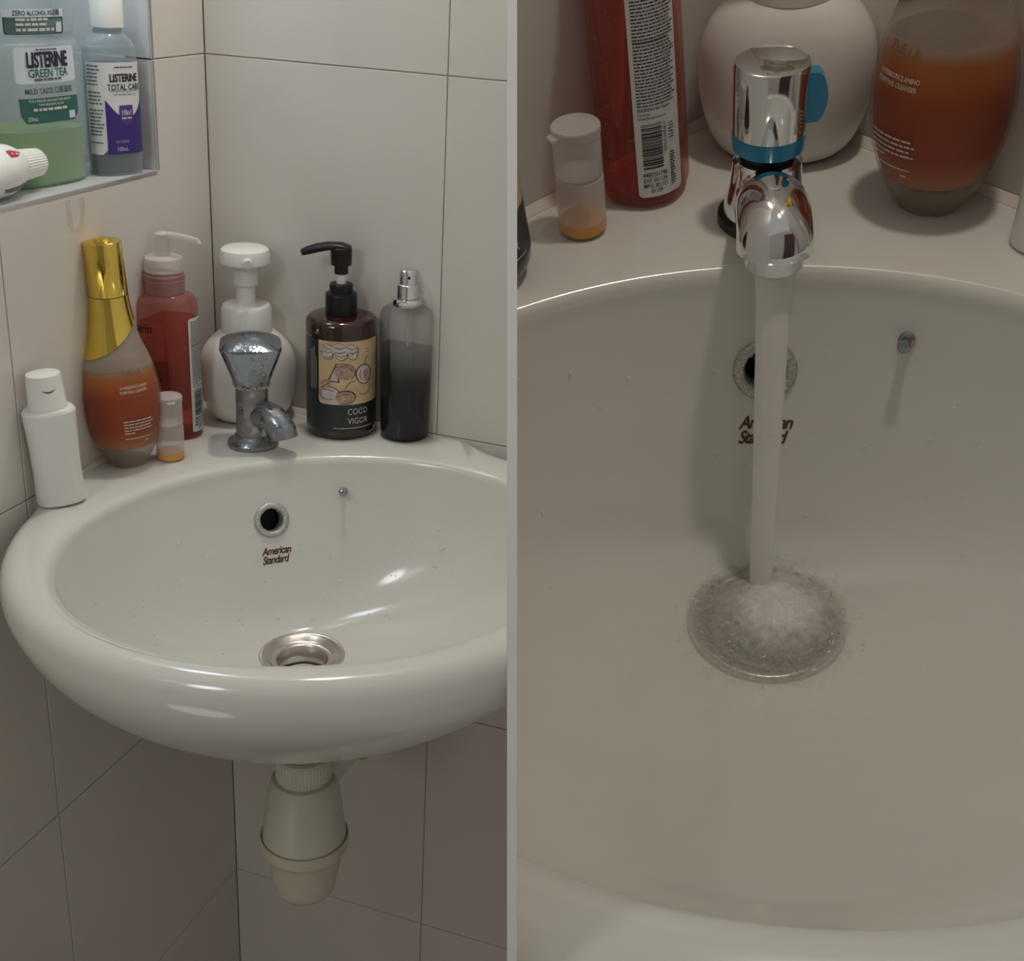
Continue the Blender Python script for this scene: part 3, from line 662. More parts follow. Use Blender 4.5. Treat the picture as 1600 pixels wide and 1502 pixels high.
def coco_bottle(frame, loc, rz, label, spout_dir, tilt=None):
    t = thing('hand_wash_bottle', label, 'bottle', frame, loc, rz, tilt)
    R = .0334
    pr = [(0, .0290), (.0012, .0315), (.004, .0330), (.007, R), (.1085, R), (.1125, .0325), (.1150, .0300), (.1160, .0260), (.1165, .0150)]
    B = Body(pr); B.build('bottle', 'brown_glass', t, 72)
    arc = lambda deg: math.radians(deg) * R
    decal(flat2d([rect(arc(-78), arc(92), .0095, .0985)]), B, 'wrap_label', 'coco_green', t, .0003)
    l0, l1 = arc(-38), arc(74)
    decal(flat2d([rect(l0, l1, .0365, .0985, .004)[0:5] + rect(l0, l1, .0365, .0985)[2:4] + rect(l0, l1, .0365, .0985, .004)[15:20]]), B, 'picture_panel', 'coco_cream', t, .0005)
    def ell(cx, cz, rx, rz_, a=0, n=18, wob=0.0):
        return [(cx + rx * (1 + wob * math.sin(i * 2.4)) * math.cos(2 * PI * i / n) * math.cos(a) - rz_ * math.sin(2 * PI * i / n) * math.sin(a), cz + rx * math.cos(2 * PI * i / n) * math.sin(a) + rz_ * (1 + wob * math.cos(i * 1.7)) * math.sin(2 * PI * i / n) * math.cos(a)) for i in range(n)]
    pale, ink, shade = [], [], []
    cx = l0
    # ginger knuckles along the top
    for (dx, z, rx, rzz) in ((.0075, .0900, .0042, .0052), (.0070, .0850, .0036, .0040), (.0155, .0905, .0048, .0060), (.0165, .0850, .0040, .0042), (.0240, .0895, .0040, .0058), (.0245, .0845, .0028, .0036)):
        ink.append(ell(cx + dx, z, rx + .0004, rzz + .0005, .3, 16, .08)); pale.append(ell(cx + dx - .0002, z + .0002, rx, rzz, .3, 16, .08))
    # coconut leaf and flask shape in the middle
    ink.append([(cx + .0128, .0775), (cx + .0152, .0585), (cx + .0070, .0600)]); pale.append([(cx + .0127, .0745), (cx + .0141, .0597), (cx + .0083, .0607)])
    shade.append(ell(cx + .0185, .0690, .0068, .0075)); shade.append([(cx + .0012, .0535), (cx + .0075, .0615), (cx + .0105, .0580), (cx + .0030, .0500)])
    # half coconut to the right, open fruit below
    ink.append(ell(cx + .0330, .0655, .0068, .0100, .12)); pale.append(ell(cx + .0330, .0655, .0060, .0092, .12)); shade.append(ell(cx + .0350, .0645, .0028, .0065, .12))
    ink.append(ell(cx + .0078, .0470, .0078, .0075, .5, 18, .05)); pale.append(ell(cx + .0078, .0470, .0072, .0069, .5, 18, .05))
    ink.append(ell(cx + .0190, .0440, .0076, .0070, .2)); shade.append(ell(cx + .0190, .0440, .0068, .0062, .2)); pale.append(ell(cx + .0180, .0425, .0042, .0042, .2))
    pale.append(ell(cx + .0100, .0395, .0062, .0026)); shade.append(ell(cx + .0015, .0475, .0014, .0050))
    def stroke(pts, w_=.00045):
        out = []
        for (xa, za), (xb, zb) in zip(pts, pts[1:]):
            d = math.hypot(xb - xa, zb - za) or 1; nx, nz = -(zb - za) / d * w_ / 2, (xb - xa) / d * w_ / 2
            out.append([(cx + xa + nx, za + nz), (cx + xa - nx, za - nz), (cx + xb - nx, zb - nz), (cx + xb + nx, zb + nz)])
        return out
    lines = []
    for q_ in ([(.004, .0935), (.006, .091), (.0095, .0915)], [(.0045, .0885), (.0075, .0875), (.0105, .0890)], [(.005, .0835), (.0075, .0825), (.010, .0845)], [(.0118, .0935), (.0145, .0915), (.0190, .0930)],
               [(.0115, .0885), (.0150, .0875), (.0195, .0890)], [(.0130, .0850), (.0165, .0838), (.0200, .0860)], [(.0205, .0930), (.0235, .0910), (.0275, .0920)], [(.0210, .0880), (.0245, .0868), (.0275, .0885)],
               [(.001, .0875), (.0035, .0870)], [(.0125, .0770), (.0185, .0772), (.0235, .0750), (.0258, .0705), (.0255, .0650), (.0230, .0620)], [(.0150, .0745), (.0190, .0748), (.0220, .0730), (.0238, .0695)],
               [(.0262, .0605), (.0225, .0590), (.0205, .0560), (.0190, .0535)], [(.0018, .0560), (.0060, .0615)], [(.0030, .0530), (.0085, .0590)], [(.0110, .0500), (.0080, .0515), (.0040, .0510)], [(.0020, .0440), (.0060, .0415), (.0110, .0420)],
               [(.0130, .0480), (.0170, .0505), (.0230, .0495), (.0265, .0450)], [(.0150, .0450), (.0180, .0475), (.0220, .0470)], [(.0325, .0745), (.0340, .0790), (.0350, .0830)], [(.0300, .0700), (.0290, .0655), (.0305, .0600)], [(.0375, .0720), (.0388, .0650), (.0370, .0590)],
               [(.0290, .0470), (.0340, .0450), (.0370, .0480), (.0385, .0540)], [(.0340, .0905), (.0352, .0890)], [(.0345, .0870), (.0365, .0865)]): lines += stroke(q_)
    lines = [[(cx + (x - cx) * 1.36, z) for x, z in p_] for p_ in lines]
    decal(flat2d(lines), B, 'drawing', 'sketch_ink', t, .0011)
    pale, ink, shade = [[[(cx + (x - cx) * 1.36, z) for x, z in p_] for p_ in q_] for q_ in (pale, ink, shade)]
    decal(flat2d(ink), B, 'drawing', 'sketch_ink', t, .0007); decal(flat2d(shade), B, 'drawing', 'sketch_shade', t, .0009); decal(flat2d(pale), B, 'drawing', 'sketch_pale', t, .0008)
    decal(([text2d('COCO', .0085, arc(28), .0265, 'CENTER', sx=.80, spacing=1.05), text2d('VIGOR', .0085, arc(28.5), .0170, 'CENTER', sx=.80, spacing=1.05)]), B, 'lettering', 'ink_cream', t, .0006)
    rnd = random.Random(2)
    decal(flat2d(microlines(arc(-12), arc(56), .0125, 1, .002, .0008, rnd, 0) + microlines(.050, .094, arc(-44), 4, .0022, .0006, rnd, .3, True)), B, 'small_print', 'ink_cream', t, .0006)
    lathe('collar', [(.1160, .0142), (.1170, .0150), (.1350, .0149), (.1362, .0142), (.1366, .0112), (.1368, .0110), (.1440, .0110), (.1452, .0104), (.1454, .0060)], 'black', t, 48)
    lathe('stem', [(.1450, .0045), (.1560, .0045)], 'white', t, 24)
    lathe('pump_neck', [(.1545, .0060), (.1550, .0066), (.1640, .0064)], 'black', t, 32)
    h = lathe('pump_head', [(.1630, .0094), (.1640, .0098), (.1760, .0100), (.1785, .0098), (.1805, .0080), (.1812, .0040), (.1813, .0005)], 'black', t, 40)
    pts = [(-.009, 0, .1790), (0, 0, .1802), (.012, 0, .1798), (.022, 0, .1778), (.031, 0, .1748), (.0365, 0, .1728)]
    sp = tube('spout', pts, [.0062, .0090, .0068, .0056, .0052, .0040], 'black', h, 20, flat=[(1, .35), (1, .42), (1, .6), (1, .75), (1, .75), (1, .75)]); sp.rotation_euler.z = spout_dir - rz
    return t

def white_bottle(frame, loc, rz, label, tilt=None, top=True):
    t = thing('lotion_bottle', label, 'bottle', frame, loc, rz, tilt)
    pr = [(0, .0175, .0135), (.001, .0188, .0148), (.003, .0196, .0155), (.025, .0190, .0152), (.055, .0196, .0155), (.076, .0208, .0160), (.0795, .0205, .0158), (.0815, .0185, .0148), (.0822, .0150, .0140)]
    Body(smooth_prof(pr, 4), 2.4).build('body', 'white', t, 56)
    c = Body([(.0822, .0150, .0140), (.0826, .0153, .0142), (.0830, .0150, .0140), (.1085, .0137, .0128), (.1105, .0132, .0122), (.1112, .0115, .0105), (.1112, .001, .001)], 2.2); cap = c.build('flip_cap', 'white', t, 48)
    decal(flat2d([[(-.006 + .0012 * i, .1005 - .0016 * math.sin(i / 10 * PI)) for i in range(11)] + [(.006 - .0012 * i, .1005 - .0030 * math.sin(i / 10 * PI)) for i in range(11)]]), c, 'thumb_notch', 'ink_grey', cap, .0002)
    return t

def spray_bottle(frame, loc, rz, label):
    t = thing('spray_bottle', label, 'bottle', frame, loc, rz)
    pr = [(0, .0215), (.0015, .0232), (.005, .0240), (.060, .0247), (.116, .0255), (.1215, .0250), (.1255, .0232), (.1280, .0190), (.1290, .0135), (.1305, .0125)]
    B = Body(pr); B.build('glass', 'glass', t, 64)
    Body([(.002, .0215), (.006, .0232), (.060, .0240), (.0905, .0243), (.0906, .0235), (.0902, .0005)]).build('liquid', 'ombre', t, 64, cap1=False)['label'] = 'liquid running from clear grey to black'
    lathe('chrome_ring', [(.1300, .0136), (.1306, .0140), (.1355, .0140), (.1366, .0132), (.1368, .009)], 'chrome', t, 48)
    s = lathe('spray_head', [(.1366, .0094), (.1370, .0100), (.1495, .0098), (.1502, .0090), (.1504, .0076), (.1625, .0075), (.1636, .0066), (.1638, .0005)], 'chrome', t, 48)
    tube('nozzle', [(0, -.0070, .1572), (0, -.0080, .1572)], [.0016, .0014], 'black', s, 12)
    tube('dip_tube', [(0, 0, .130), (.002, -.002, .06), (.004, -.002, .008)], .0014, 'clear_cap', t, 10)
    return t

# left bay, on the basin deck
def L3(x, y): return (x, y, 0.0003)
p = (-.1822, -.0774); white_l = white_bottle(FL, (*p, .0011), face_cam(p, CAM_L, 12), 'small white flip-cap bottle by the left wall, left of the gold-capped bottle', tilt=(math.radians(-3.0), (.3, .95)))
p = (-.1155, -.0094); amber_l = amber_bottle(FL, (*p, .0011), face_cam(p, CAM_L, 0), 'amber cleanser bottle with a gold cap leaning by the left wall', tilt=(math.radians(-3.0), (.45, .9)))
p = (-.0641, .0514); red_l = red_bottle(FL, L3(*p), face_cam(p, CAM_L, -6), 'clear pink gel pump bottle between amber bottle and foam dispenser', .0345)
p = (-.0790, -.0118); vial_l = vial(FL, L3(*p), face_cam(p, CAM_L, 10), 'tiny cloudy vial in front of the pink pump bottle')
p = (.0155, .0720); foam_l = foam_bottle(FL, L3(*p), face_cam(p, CAM_L, 5), 'white foam dispenser with its pump behind the dull tap')
p = (.0907, .0125); coco_l = coco_bottle(FL, L3(*p), face_cam(p, CAM_L, 0), 'dark brown pump bottle with fruit drawings beside the spray bottle', math.radians(180 - 24))
p = (.1436, -.0215); spray_l = spray_bottle(FL, L3(*p), face_cam(p, CAM_L, 10), 'black-to-clear glass spray bottle with chrome head, rightmost on the deck')
# right bay, on the basin deck
p = (-.0934, -.0060); vial_r = vial(FR, (*p, .0006), face_cam(p, CAM_R, -60), 'tiny cloudy vial standing before the dark red bottle', tilt=(math.radians(-1.5), (0, 1)))
p = (-.0615, .0400); red_r = red_bottle(FR, (*p, .0017), face_cam(p, CAM_R, -98), 'dark red gel bottle turned to show its white bar-code label', .0560, tilt=(math.radians(-3.0), (0, 1)), front=False)
p = (.0138, .0770); foam_r = foam_bottle(FR, L3(*p), face_cam(p, CAM_R, 0), 'white egg-shaped dispenser behind the shiny new tap')
p = (.0850, .0140); amber_r = amber_bottle(FR, (*p, .0006), face_cam(p, CAM_R, -62), 'dark amber bottle to the right of the shiny tap', tilt=(math.radians(-1.0), (0, 1)))
p = (.1370, -.0295); white_r = white_bottle(FR, L3(*p), face_cam(p, CAM_R, 0), 'white bottle cut off at the right edge beside the dark amber one')
p = (-.1500, -.0440); coco_r = coco_bottle(FR, (*p, .0030), face_cam(p, CAM_R, 8), 'black-labelled bottle half hidden at the partition by the running tap', math.radians(150), tilt=(math.radians(-5.0), (0, 1)))
clip_tree(coco_r, 'R')

# ------------------------------------------------------------------ niche things
def place_niche(s, d): q = wl(s, NZ0 + .0004, d); return q
def mouthwash_big():
    t = thing('mouthwash_bottle', 'large green-labelled mouthwash bottle half full of green liquid in the niche', 'bottle', FL, place_niche(.186, .050), math.radians(40))
    pr = smooth_prof([(0, .040, .026), (.003, .044, .029), (.010, .0455, .030), (.060, .0455, .030), (.105, .0450, .030), (.112, .0420, .028), (.117, .0405, .0265), (.122, .0425, .028), (.145, .0410, .0275), (.165, .030, .024), (.178, .017, .017), (.186, .0145, .0145)], 4)
    B = Body(pr, 2.8); B.build('bottle', 'pet', t, 72, cap1=False)
    Body(inset_prof(pr, .0016, .002, .0440), 2.8).build('liquid', 'green_water', t, 64)['label'] = 'light green mouthwash'
    lathe('cap', [(.184, .0175), (.185, .0185), (.214, .0180), (.216, .0165), (.216, .0005)], 'white', t, 48)
    x0, x1 = -.038, .023; xc = (x0 + x1) / 2
    decal(flat2d([rect(x0, x1, .0820, .1095, .003)]), B, 'front_label', 'lab_cool', t, .0004)
    decal(flat2d([[(x0 + .001, .0708), (x1 + .001, .0708), (x1, .0820), (x0, .0820)]]), B, 'label_band', 'lab_silver', t, .0004)
    decal(flat2d([[(x0 + .006, .0514), (x1 - .005, .0514), (x1 + .001, .0570), (x1 + .001, .0708), (x0 + .001, .0708), (x0 + .002, .0570)]]), B, 'label_foot', 'lab_green', t, .0004)
    decal(text2d('LISTERINE', .0160, xc, .0945, 'CENTER', .032, .63, spacing=.93), B, 'lettering', 'ink_navy', t, .0008, zstep=.02)
    decal(text2d('GREEN TEA', .0088, xc, .0868, 'CENTER', .012, .88), B, 'lettering', 'ink_green', t, .0008)
    rnd = random.Random(8)
    decal(text2d('MILD TASTE 口感溫和', .0058, xc, .0742, 'CENTER', .012, .86), B, 'lettering', 'ink_green', t, .0008)
    decal(flat2d(microlines(xc - .015, xc + .014, .0840, 1, .002, .0018, rnd, 0) + microlines(xc - .012, xc + .010, .1070, 1, .002, .0011, rnd, 0)), B, 'small_print', 'ink_grey', t, .0008)
    decal([text2d('FOR A FRESHER AND HEALTHIER MOUTH', .0027, xc, .0678, 'CENTER', .01, .85), text2d('THAN BRUSHING ALONE', .0027, xc, .0648, 'CENTER', .01, .85), text2d('250mL', .0046, x0 + .007, .0535, bold=.01, sx=.7)], B, 'lettering', 'ink_white', t, .0008)
    decal(flat2d(microlines(xc - .018, xc + .018, .0610, 1, .002, .0020, rnd, 0)), B, 'small_print', 'ink_white', t, .0008)
    decal(flat2d([rect(x1 - .0115, x1 - .0045, .0530, .0590)]), B, 'code_panel', 'lab_cool', t, .0007)
    decal(flat2d([rect(-.0415, .015, .1185, .1375, .002)]), B, 'neck_label', 'lab_green', t, .0004)
    decal(flat2d([rect(-.0415, .015, .1315, .1375)]), B, 'neck_band', 'lab_cool', t, .0006)
    decal(text2d('ZERO ALCOHOL 0%酒精', .0054, -.034, .1328, bold=.01, sx=.75), B, 'lettering', 'ink_navy', t, .0009)
    decal(flat2d(microlines(-.032, .000, .1290, 2, .0036, .0018, rnd, .3) + microlines(-.032, .006, .1212, 1, .002, .0022, rnd, .1)), B, 'small_print', 'ink_white', t, .0008)
    decal(flat2d([rect(.006, .0125, .1200, .1275)]), B, 'code_panel', 'lab_cool', t, .0007)
    return t
mouthwash_big()
def mouthwash_small():
    t = thing('travel_mouthwash_bottle', 'small purple-labelled mouthwash bottle at the right end of the niche', 'bottle', FL, place_niche(.1150, .0215), math.radians(24))
    pr = smooth_prof([(0, .0200, .0145), (.002, .0218, .016), (.006, .0228, .017), (.095, .0228, .017), (.106, .0215, .0165), (.113, .0165, .0145), (.117, .0115, .0115), (.119, .0108, .0108), (.124, .0108, .0108)], 4)
    B = Body(pr, 2.5); B.build('bottle', 'pet', t, 64)
    Body(inset_prof(pr, .0014, .0015, .0925), 2.5).build('liquid', 'violet_water', t, 56)['label'] = 'pale violet-grey liquid'
    lathe('neck_ring', [(.1165, .0108), (.1170, .0128), (.1183, .0128), (.1188, .0108)], 'pet', t, 32)
    N = 72; v = []; f = []
    for z, r in ((.1210, .0130), (.1215, .0135), (.1455, .0132), (.1475, .0122), (.1477, .0005)):
        for i in range(N): rr = r + (.0003 if i % 2 and .1212 < z < .146 else 0); v.append((rr * math.cos(2 * PI * i / N), rr * math.sin(2 * PI * i / N), z))
    for j in range(4):
        for i in range(N): k = (i + 1) % N; f.append((j * N + i, j * N + k, (j + 1) * N + k, (j + 1) * N + i))
    mesh_obj('cap', v, f, 'white', t, angle=40)
    a, b = -.0165, .0195
    # white wrap with a side panel of print, purple front below a curved edge
    decal(flat2d([[(-.034, .0180), (a - .0042, .0180), (a, .0220), (a, .0940), (-.034, .0940)], rect(a, .030, .0450, .0940)]), B, 'wrap_label', 'lab_white', t, .0004)
    xs = [a + (.0265 - a) * i / 18 for i in range(19)]; top_ = [.0640 - .0160 * math.sin(PI * min(1, max(0, (x - a) / (b - a + .002)))) for x in xs]
    decal(flat2d([[(xs[i], .0185), (xs[i + 1], .0185), (xs[i + 1], top_[i + 1]), (xs[i], top_[i])] for i in range(18)]), B, 'label_foot', 'lab_violet', t, .0006)
    decal(flat2d([[(-.0045, .0590), (.0080, .0590), (.0085, .0500), (.0060, .0445), (.0018, .0425), (-.0025, .0445), (-.0050, .0500)]]), B, 'shield', 'shield', t, .0008)
    decal(([text2d('10in1', .0062, .0018, .0510, 'CENTER', .02, .75), flat2d(microlines(-.003, .0066, .0478, 1, .002, .0012, random.Random(1), 0)), text2d('6132260', .0030, -.009, .0280, spacing=1.4, sx=.8), text2d('100mL', .0052, -.009, .0210, sx=.75)]), B, 'lettering', 'ink_white', t, .0010)
    decal(text2d('LISTERINE', .0088, .0020, .0785, 'CENTER', .032, .74, spacing=.95), B, 'lettering', 'ink_navy', t, .0008)
    decal(text2d('TOTAL CARE', .0068, .0022, .0716, 'CENTER', .016, .80), B, 'lettering', 'ink_navy', t, .0008)
    rnd = random.Random(6)
    decal(([text2d('FOR REDUCED PLAQUE, STRONG', .0023, .002, .0700, 'CENTER', 0, .8), text2d('TEETH & HEALTHIER GUMS', .0023, .002, .0670, 'CENTER', 0, .8), flat2d(microlines(-.007, .0105, .0895, 1, .002, .0012, rnd, 0) + microlines(-.0315, -.0185, .0905, 6, .0030, .0011, rnd, .3) + microlines(-.0315, -.0185, .0690, 4, .0030, .0011, rnd, .2) + microlines(-.0315, -.0180, .0545, 8, .0029, .0011, rnd, .2) + microlines(-.0315, -.0195, .0275, 1, .002, .0010, rnd, 0))]), B, 'small_print', 'ink_grey', t, .0008)
    return t
mouthwash_small()
def toothpaste():
    q = place_niche(.238, .026); t = thing('toothpaste_tube', 'white toothpaste tube lying with its ribbed cap before the mouthwash', 'tube', FL, (q[0], q[1], q[2]), math.radians(45))
    # local +x runs along the wall towards the corner
    n = 40; v = []; f = []; st = [(0.001, .0110, .0110), (-.003, .0150, .0148), (-.012, .0195, .0185), (-.022, .0228, .0205), (-.030, .0235, .0210), (-.060, .0245, .0185), (-.100, .0262, .0115), (-.135, .0275, .0030), (-.146, .0275, .0012)]
    for x, ry, rz_ in st:
        for i in range(n): a = 2 * PI * i / n; v.append((x, ry * math.cos(a), .0215 if x > -.04 else .0215 * (1 - (-.04 - x) / .106 * .88), ) if False else (x, ry * math.cos(a), max(rz_, .0012) * math.sin(a) + (.0213 if x > -.035 else max(rz_ + .0003, .0213 + (x + .035) * .19))))
    for j in range(len(st) - 1):
        for i in range(n): k = (i + 1) % n; f.append((j * n + i, j * n + k, (j + 1) * n + k, (j + 1) * n + i))
    f.append(tuple(range(n))); f.append(tuple((len(st) - 1) * n + i for i in range(n))[::-1])
    mesh_obj('tube', v, f, 'white', t, angle=50)
    N = 72; v = []; f = []; cs = [(-.0005, .0118), (.0005, .0124), (.024, .0108), (.0265, .0096), (.0275, .0070), (.0277, .0005)]
    for x, r in cs:
        for i in range(N): rr = r + (.0004 if i % 2 and .0003 < x < .0245 else 0); v.append((x, rr * math.cos(2 * PI * i / N), .0213 + rr * math.sin(2 * PI * i / N)))
    for j in range(len(cs) - 1):
        for i in range(N): k = (i + 1) % N; f.append((j * N + i, j * N + k, (j + 1) * N + k, (j + 1) * N + i))
    c = mesh_obj('cap', v, f, 'white', t, angle=25); c['label'] = 'white ribbed screw cap'
    def onside(x, phi, off=.0004):
        for j in range(len(st) - 1):
            if st[j + 1][0] <= x <= st[j][0]:
                u = (x - st[j][0]) / (st[j + 1][0] - st[j][0]); ry = st[j][1] + u * (st[j + 1][1] - st[j][1]); rz_ = st[j][2] + u * (st[j + 1][2] - st[j][2]); break
        return (x, -(ry + off) * math.cos(phi), .0213 + (rz_ + off) * math.sin(phi))
    def patch(name, pts, mat):
        bm = flat2d([pts]); slice_bm(bm, .002, 0); slice_bm(bm, .08, 2)
        for q_ in bm.verts: q_.co = Vector(onside(q_.co.x, q_.co.z))
        me = bpy.data.meshes.new(name); bm.to_mesh(me); bm.free(); me.materials.append(M[mat]); o = bpy.data.objects.new(name, me); C.objects.link(o); o.parent = t
    M['tag_red'] = P('tag_red', hexc(176, 40, 52), .4)
    patch('red_tag', [(-.0275, .62), (-.0175, .62), (-.0105, .82), (-.0235, .92), (-.0285, .90)], 'tag_red')
    patch('tag_print', [(-.0245, .72), (-.0150, .70), (-.0140, .77), (-.0235, .82)], 'ink_cream')
    patch('print_mark', [(-.0340, .98), (-.0315, 1.02), (-.036, 1.16), (-.044, 1.16), (-.044, .98)], 'ink_navy')
    patch('foot_print', [(-.060, -.75), (-.012, -.72), (-.012, -.50), (-.060, -.55)], 'ink_grey')
    return t
toothpaste()
# clear adhesive hook left on the wall below the niche
hk = thing('adhesive_hook', 'clear U-shaped adhesive hook on the tiles under the niche', 'hook', FL, wl(.203, .226, -.0003), math.radians(45))
M['clear_hook'] = thin('clear_hook', (.98, .95, .93), (.80, .72, .66), .10, .3)
tube('loop', [(-.0085, 0, 0.010), (-.0085, 0, -.004), (-.0072, 0, -.011), (-.004, 0, -.0150), (0, 0, -.0162), (.004, 0, -.0150), (.0072, 0, -.011), (.0085, 0, -.004), (.0085, 0, .010)], .0026, 'clear_hook', hk, 10, flat=[(1, .5)] * 9)

# ------------------------------------------------------------------ old tap (left bay)
def old_tap():
    t = thing('dull_tap', 'dull limescaled tap with a fan-shaped knob, no water running', 'tap', FL, (0, 0, .0002), 0)
    lathe('base_flange', [(0, .0232), (.0018, .0238), (.0040, .0232), (.0058, .0205), (.0075, .0178), (.0110, .0162)], 'old_chrome', t, 56, cap1=False)
    lathe('body', [(.0085, .0160), (.014, .0153), (.030, .0150), (.060, .0147), (.0625, .0120)], 'old_chrome', t, 56, cap0=False)
    a = math.radians(-61); dx, dy = math.cos(a), math.sin(a)
    path = [(0.002, .026), (.010, .031), (.018, .0335), (.026, .0325), (.033, .0290), (.0385, .0235), (.0405, .0165)]
    sp = tube('spout', [(r * dx, r * dy, z) for r, z in path], [.0105, .0120, .0130, .0132, .0130, .0128, .0127], 'old_chrome', t, 36, angle=50)
    # knob: square flaring section with softened corners, shallow roof
    rows = [(.0585, .0140, 2.6), (.0605, .0158, 2.8), (.0650, .0172, 3.2), (.0930, .0270, 4.5), (.0962, .0280, 4.5), (.0985, .0275, 4.2), (.1020, .0230, 3.4), (.1060, .0150, 2.6), (.1085, .0075, 2.2), (.1092, .0010, 2)]
    N = 72; v = []; f = []
    for z, h, n in rows:
        for i in range(N):
            q = 2 * PI * i / N; w_ = h * (1 + .03 * math.sin(6 * q) if z < .062 else h / h); w_ = h
            v.append((w_ * sgnpow(math.cos(q), 2 / n), w_ * sgnpow(math.sin(q), 2 / n), z + (.0012 * math.sin(9 * q) if z < .0606 else 0)))
    for j in range(len(rows) - 1):
        for i in range(N): k = (i + 1) % N; f.append((j * N + i, j * N + k, (j + 1) * N + k, (j + 1) * N + i))
    f.append(tuple(range(N - 1, -1, -1)))
    k = mesh_obj('knob', v, f, 'old_chrome', t, angle=28); k.rotation_euler.z = face_cam((0, 0), CAM_L); k['label'] = 'fan-shaped chrome knob crusted along its lower edge'
    rnd = random.Random(11)
    cr = spheres('lime_crust', [((.0163 * sgnpow(math.cos(q), .8), .0163 * sgnpow(math.sin(q), .8), .0598 + rnd.uniform(-.0012, .0012)), rnd.uniform(.0007, .0014)) for q in [2 * PI * i / 70 for i in range(70)]], 'lime', t); cr['kind'] = 'stuff'; cr['label'] = 'pale limescale crust'
    return t
old_tap()
# ------------------------------------------------------------------ new tap and its water (right bay)
def new_tap():
    t = thing('shiny_tap', 'shiny chrome tap with a blue ring pouring water', 'tap', FR, (0, 0, .0002), 0)
    lathe('gasket', [(0, .0232), (.0010, .0240), (.0052, .0238), (.0060, .0225)], 'rubber', t, 56)['label'] = 'black rubber gasket'
    lathe('body', [(.0060, .0212), (.0075, .0214), (.014, .0200), (.022, .0182), (.030, .0175), (.0345, .0172), (.0360, .0155)], 'chrome', t, 64)
    path = smooth_prof([(0.000, .0170), (.018, .0215), (.034, .0275), (.047, .0325), (.0570, .0332), (.0645, .0312), (.0682, .0288), (.0690, .0258)], 4)
    tube('spout', [(0, -r, z) for r, z in path], [.0150 + .0028 * min(1, i / 10) for i in range(len(path))], 'chrome', t, 48, angle=60)
    ae = Body([(.0185, .0120), (.0188, .0136), (.0255, .0138), (.0275, .0138)]).build('aerator', 'chrome', t, 48); ae.location = (0, -.0690, 0)
    lathe('handle_neck', [(.0350, .0150), (.0370, .0125), (.0425, .0135)], 'rubber', t, 40)['label'] = 'black neck under the handle'
    lathe('blue_ring', [(.0415, .0150), (.0420, .0176), (.0480, .0182), (.0505, .0182)], 'blue', t, 64)['label'] = 'blue plastic ring'
    lathe('handle', [(.0505, .0176), (.0508, .0180), (.0845, .0184), (.0862, .0178), (.0868, .0166), (.0868, .0005)], 'chrome', t, 96)
    # blue pointer on the handle's right side
    v = []; f = []; n = 14
    for y in (-.0042, .0042):
        v += [(.0165, y, .0555), (.0165, y, .0815)]
        for i in range(n + 1):
            u = i / n; v.append((.0225 + .0042 * math.sin(PI * u) ** .7, y, .0810 - .0250 * u))
    m_ = n + 3
    f.append(tuple(range(m_))); f.append(tuple(range(2 * m_ - 1, m_ - 1, -1)))
    for i in range(m_): f.append((i, m_ + i, m_ + (i + 1) % m_, (i + 1) % m_))
    o = mesh_obj('blue_pointer', v, f, 'blue', t, smooth=False); o['label'] = 'blue plastic pointer'
    bm = bmesh.new(); bm.from_mesh(o.data); bmesh.ops.recalc_face_normals(bm, faces=bm.faces[:]); bm.to_mesh(o.data); bm.free()
    return t
new_tap()
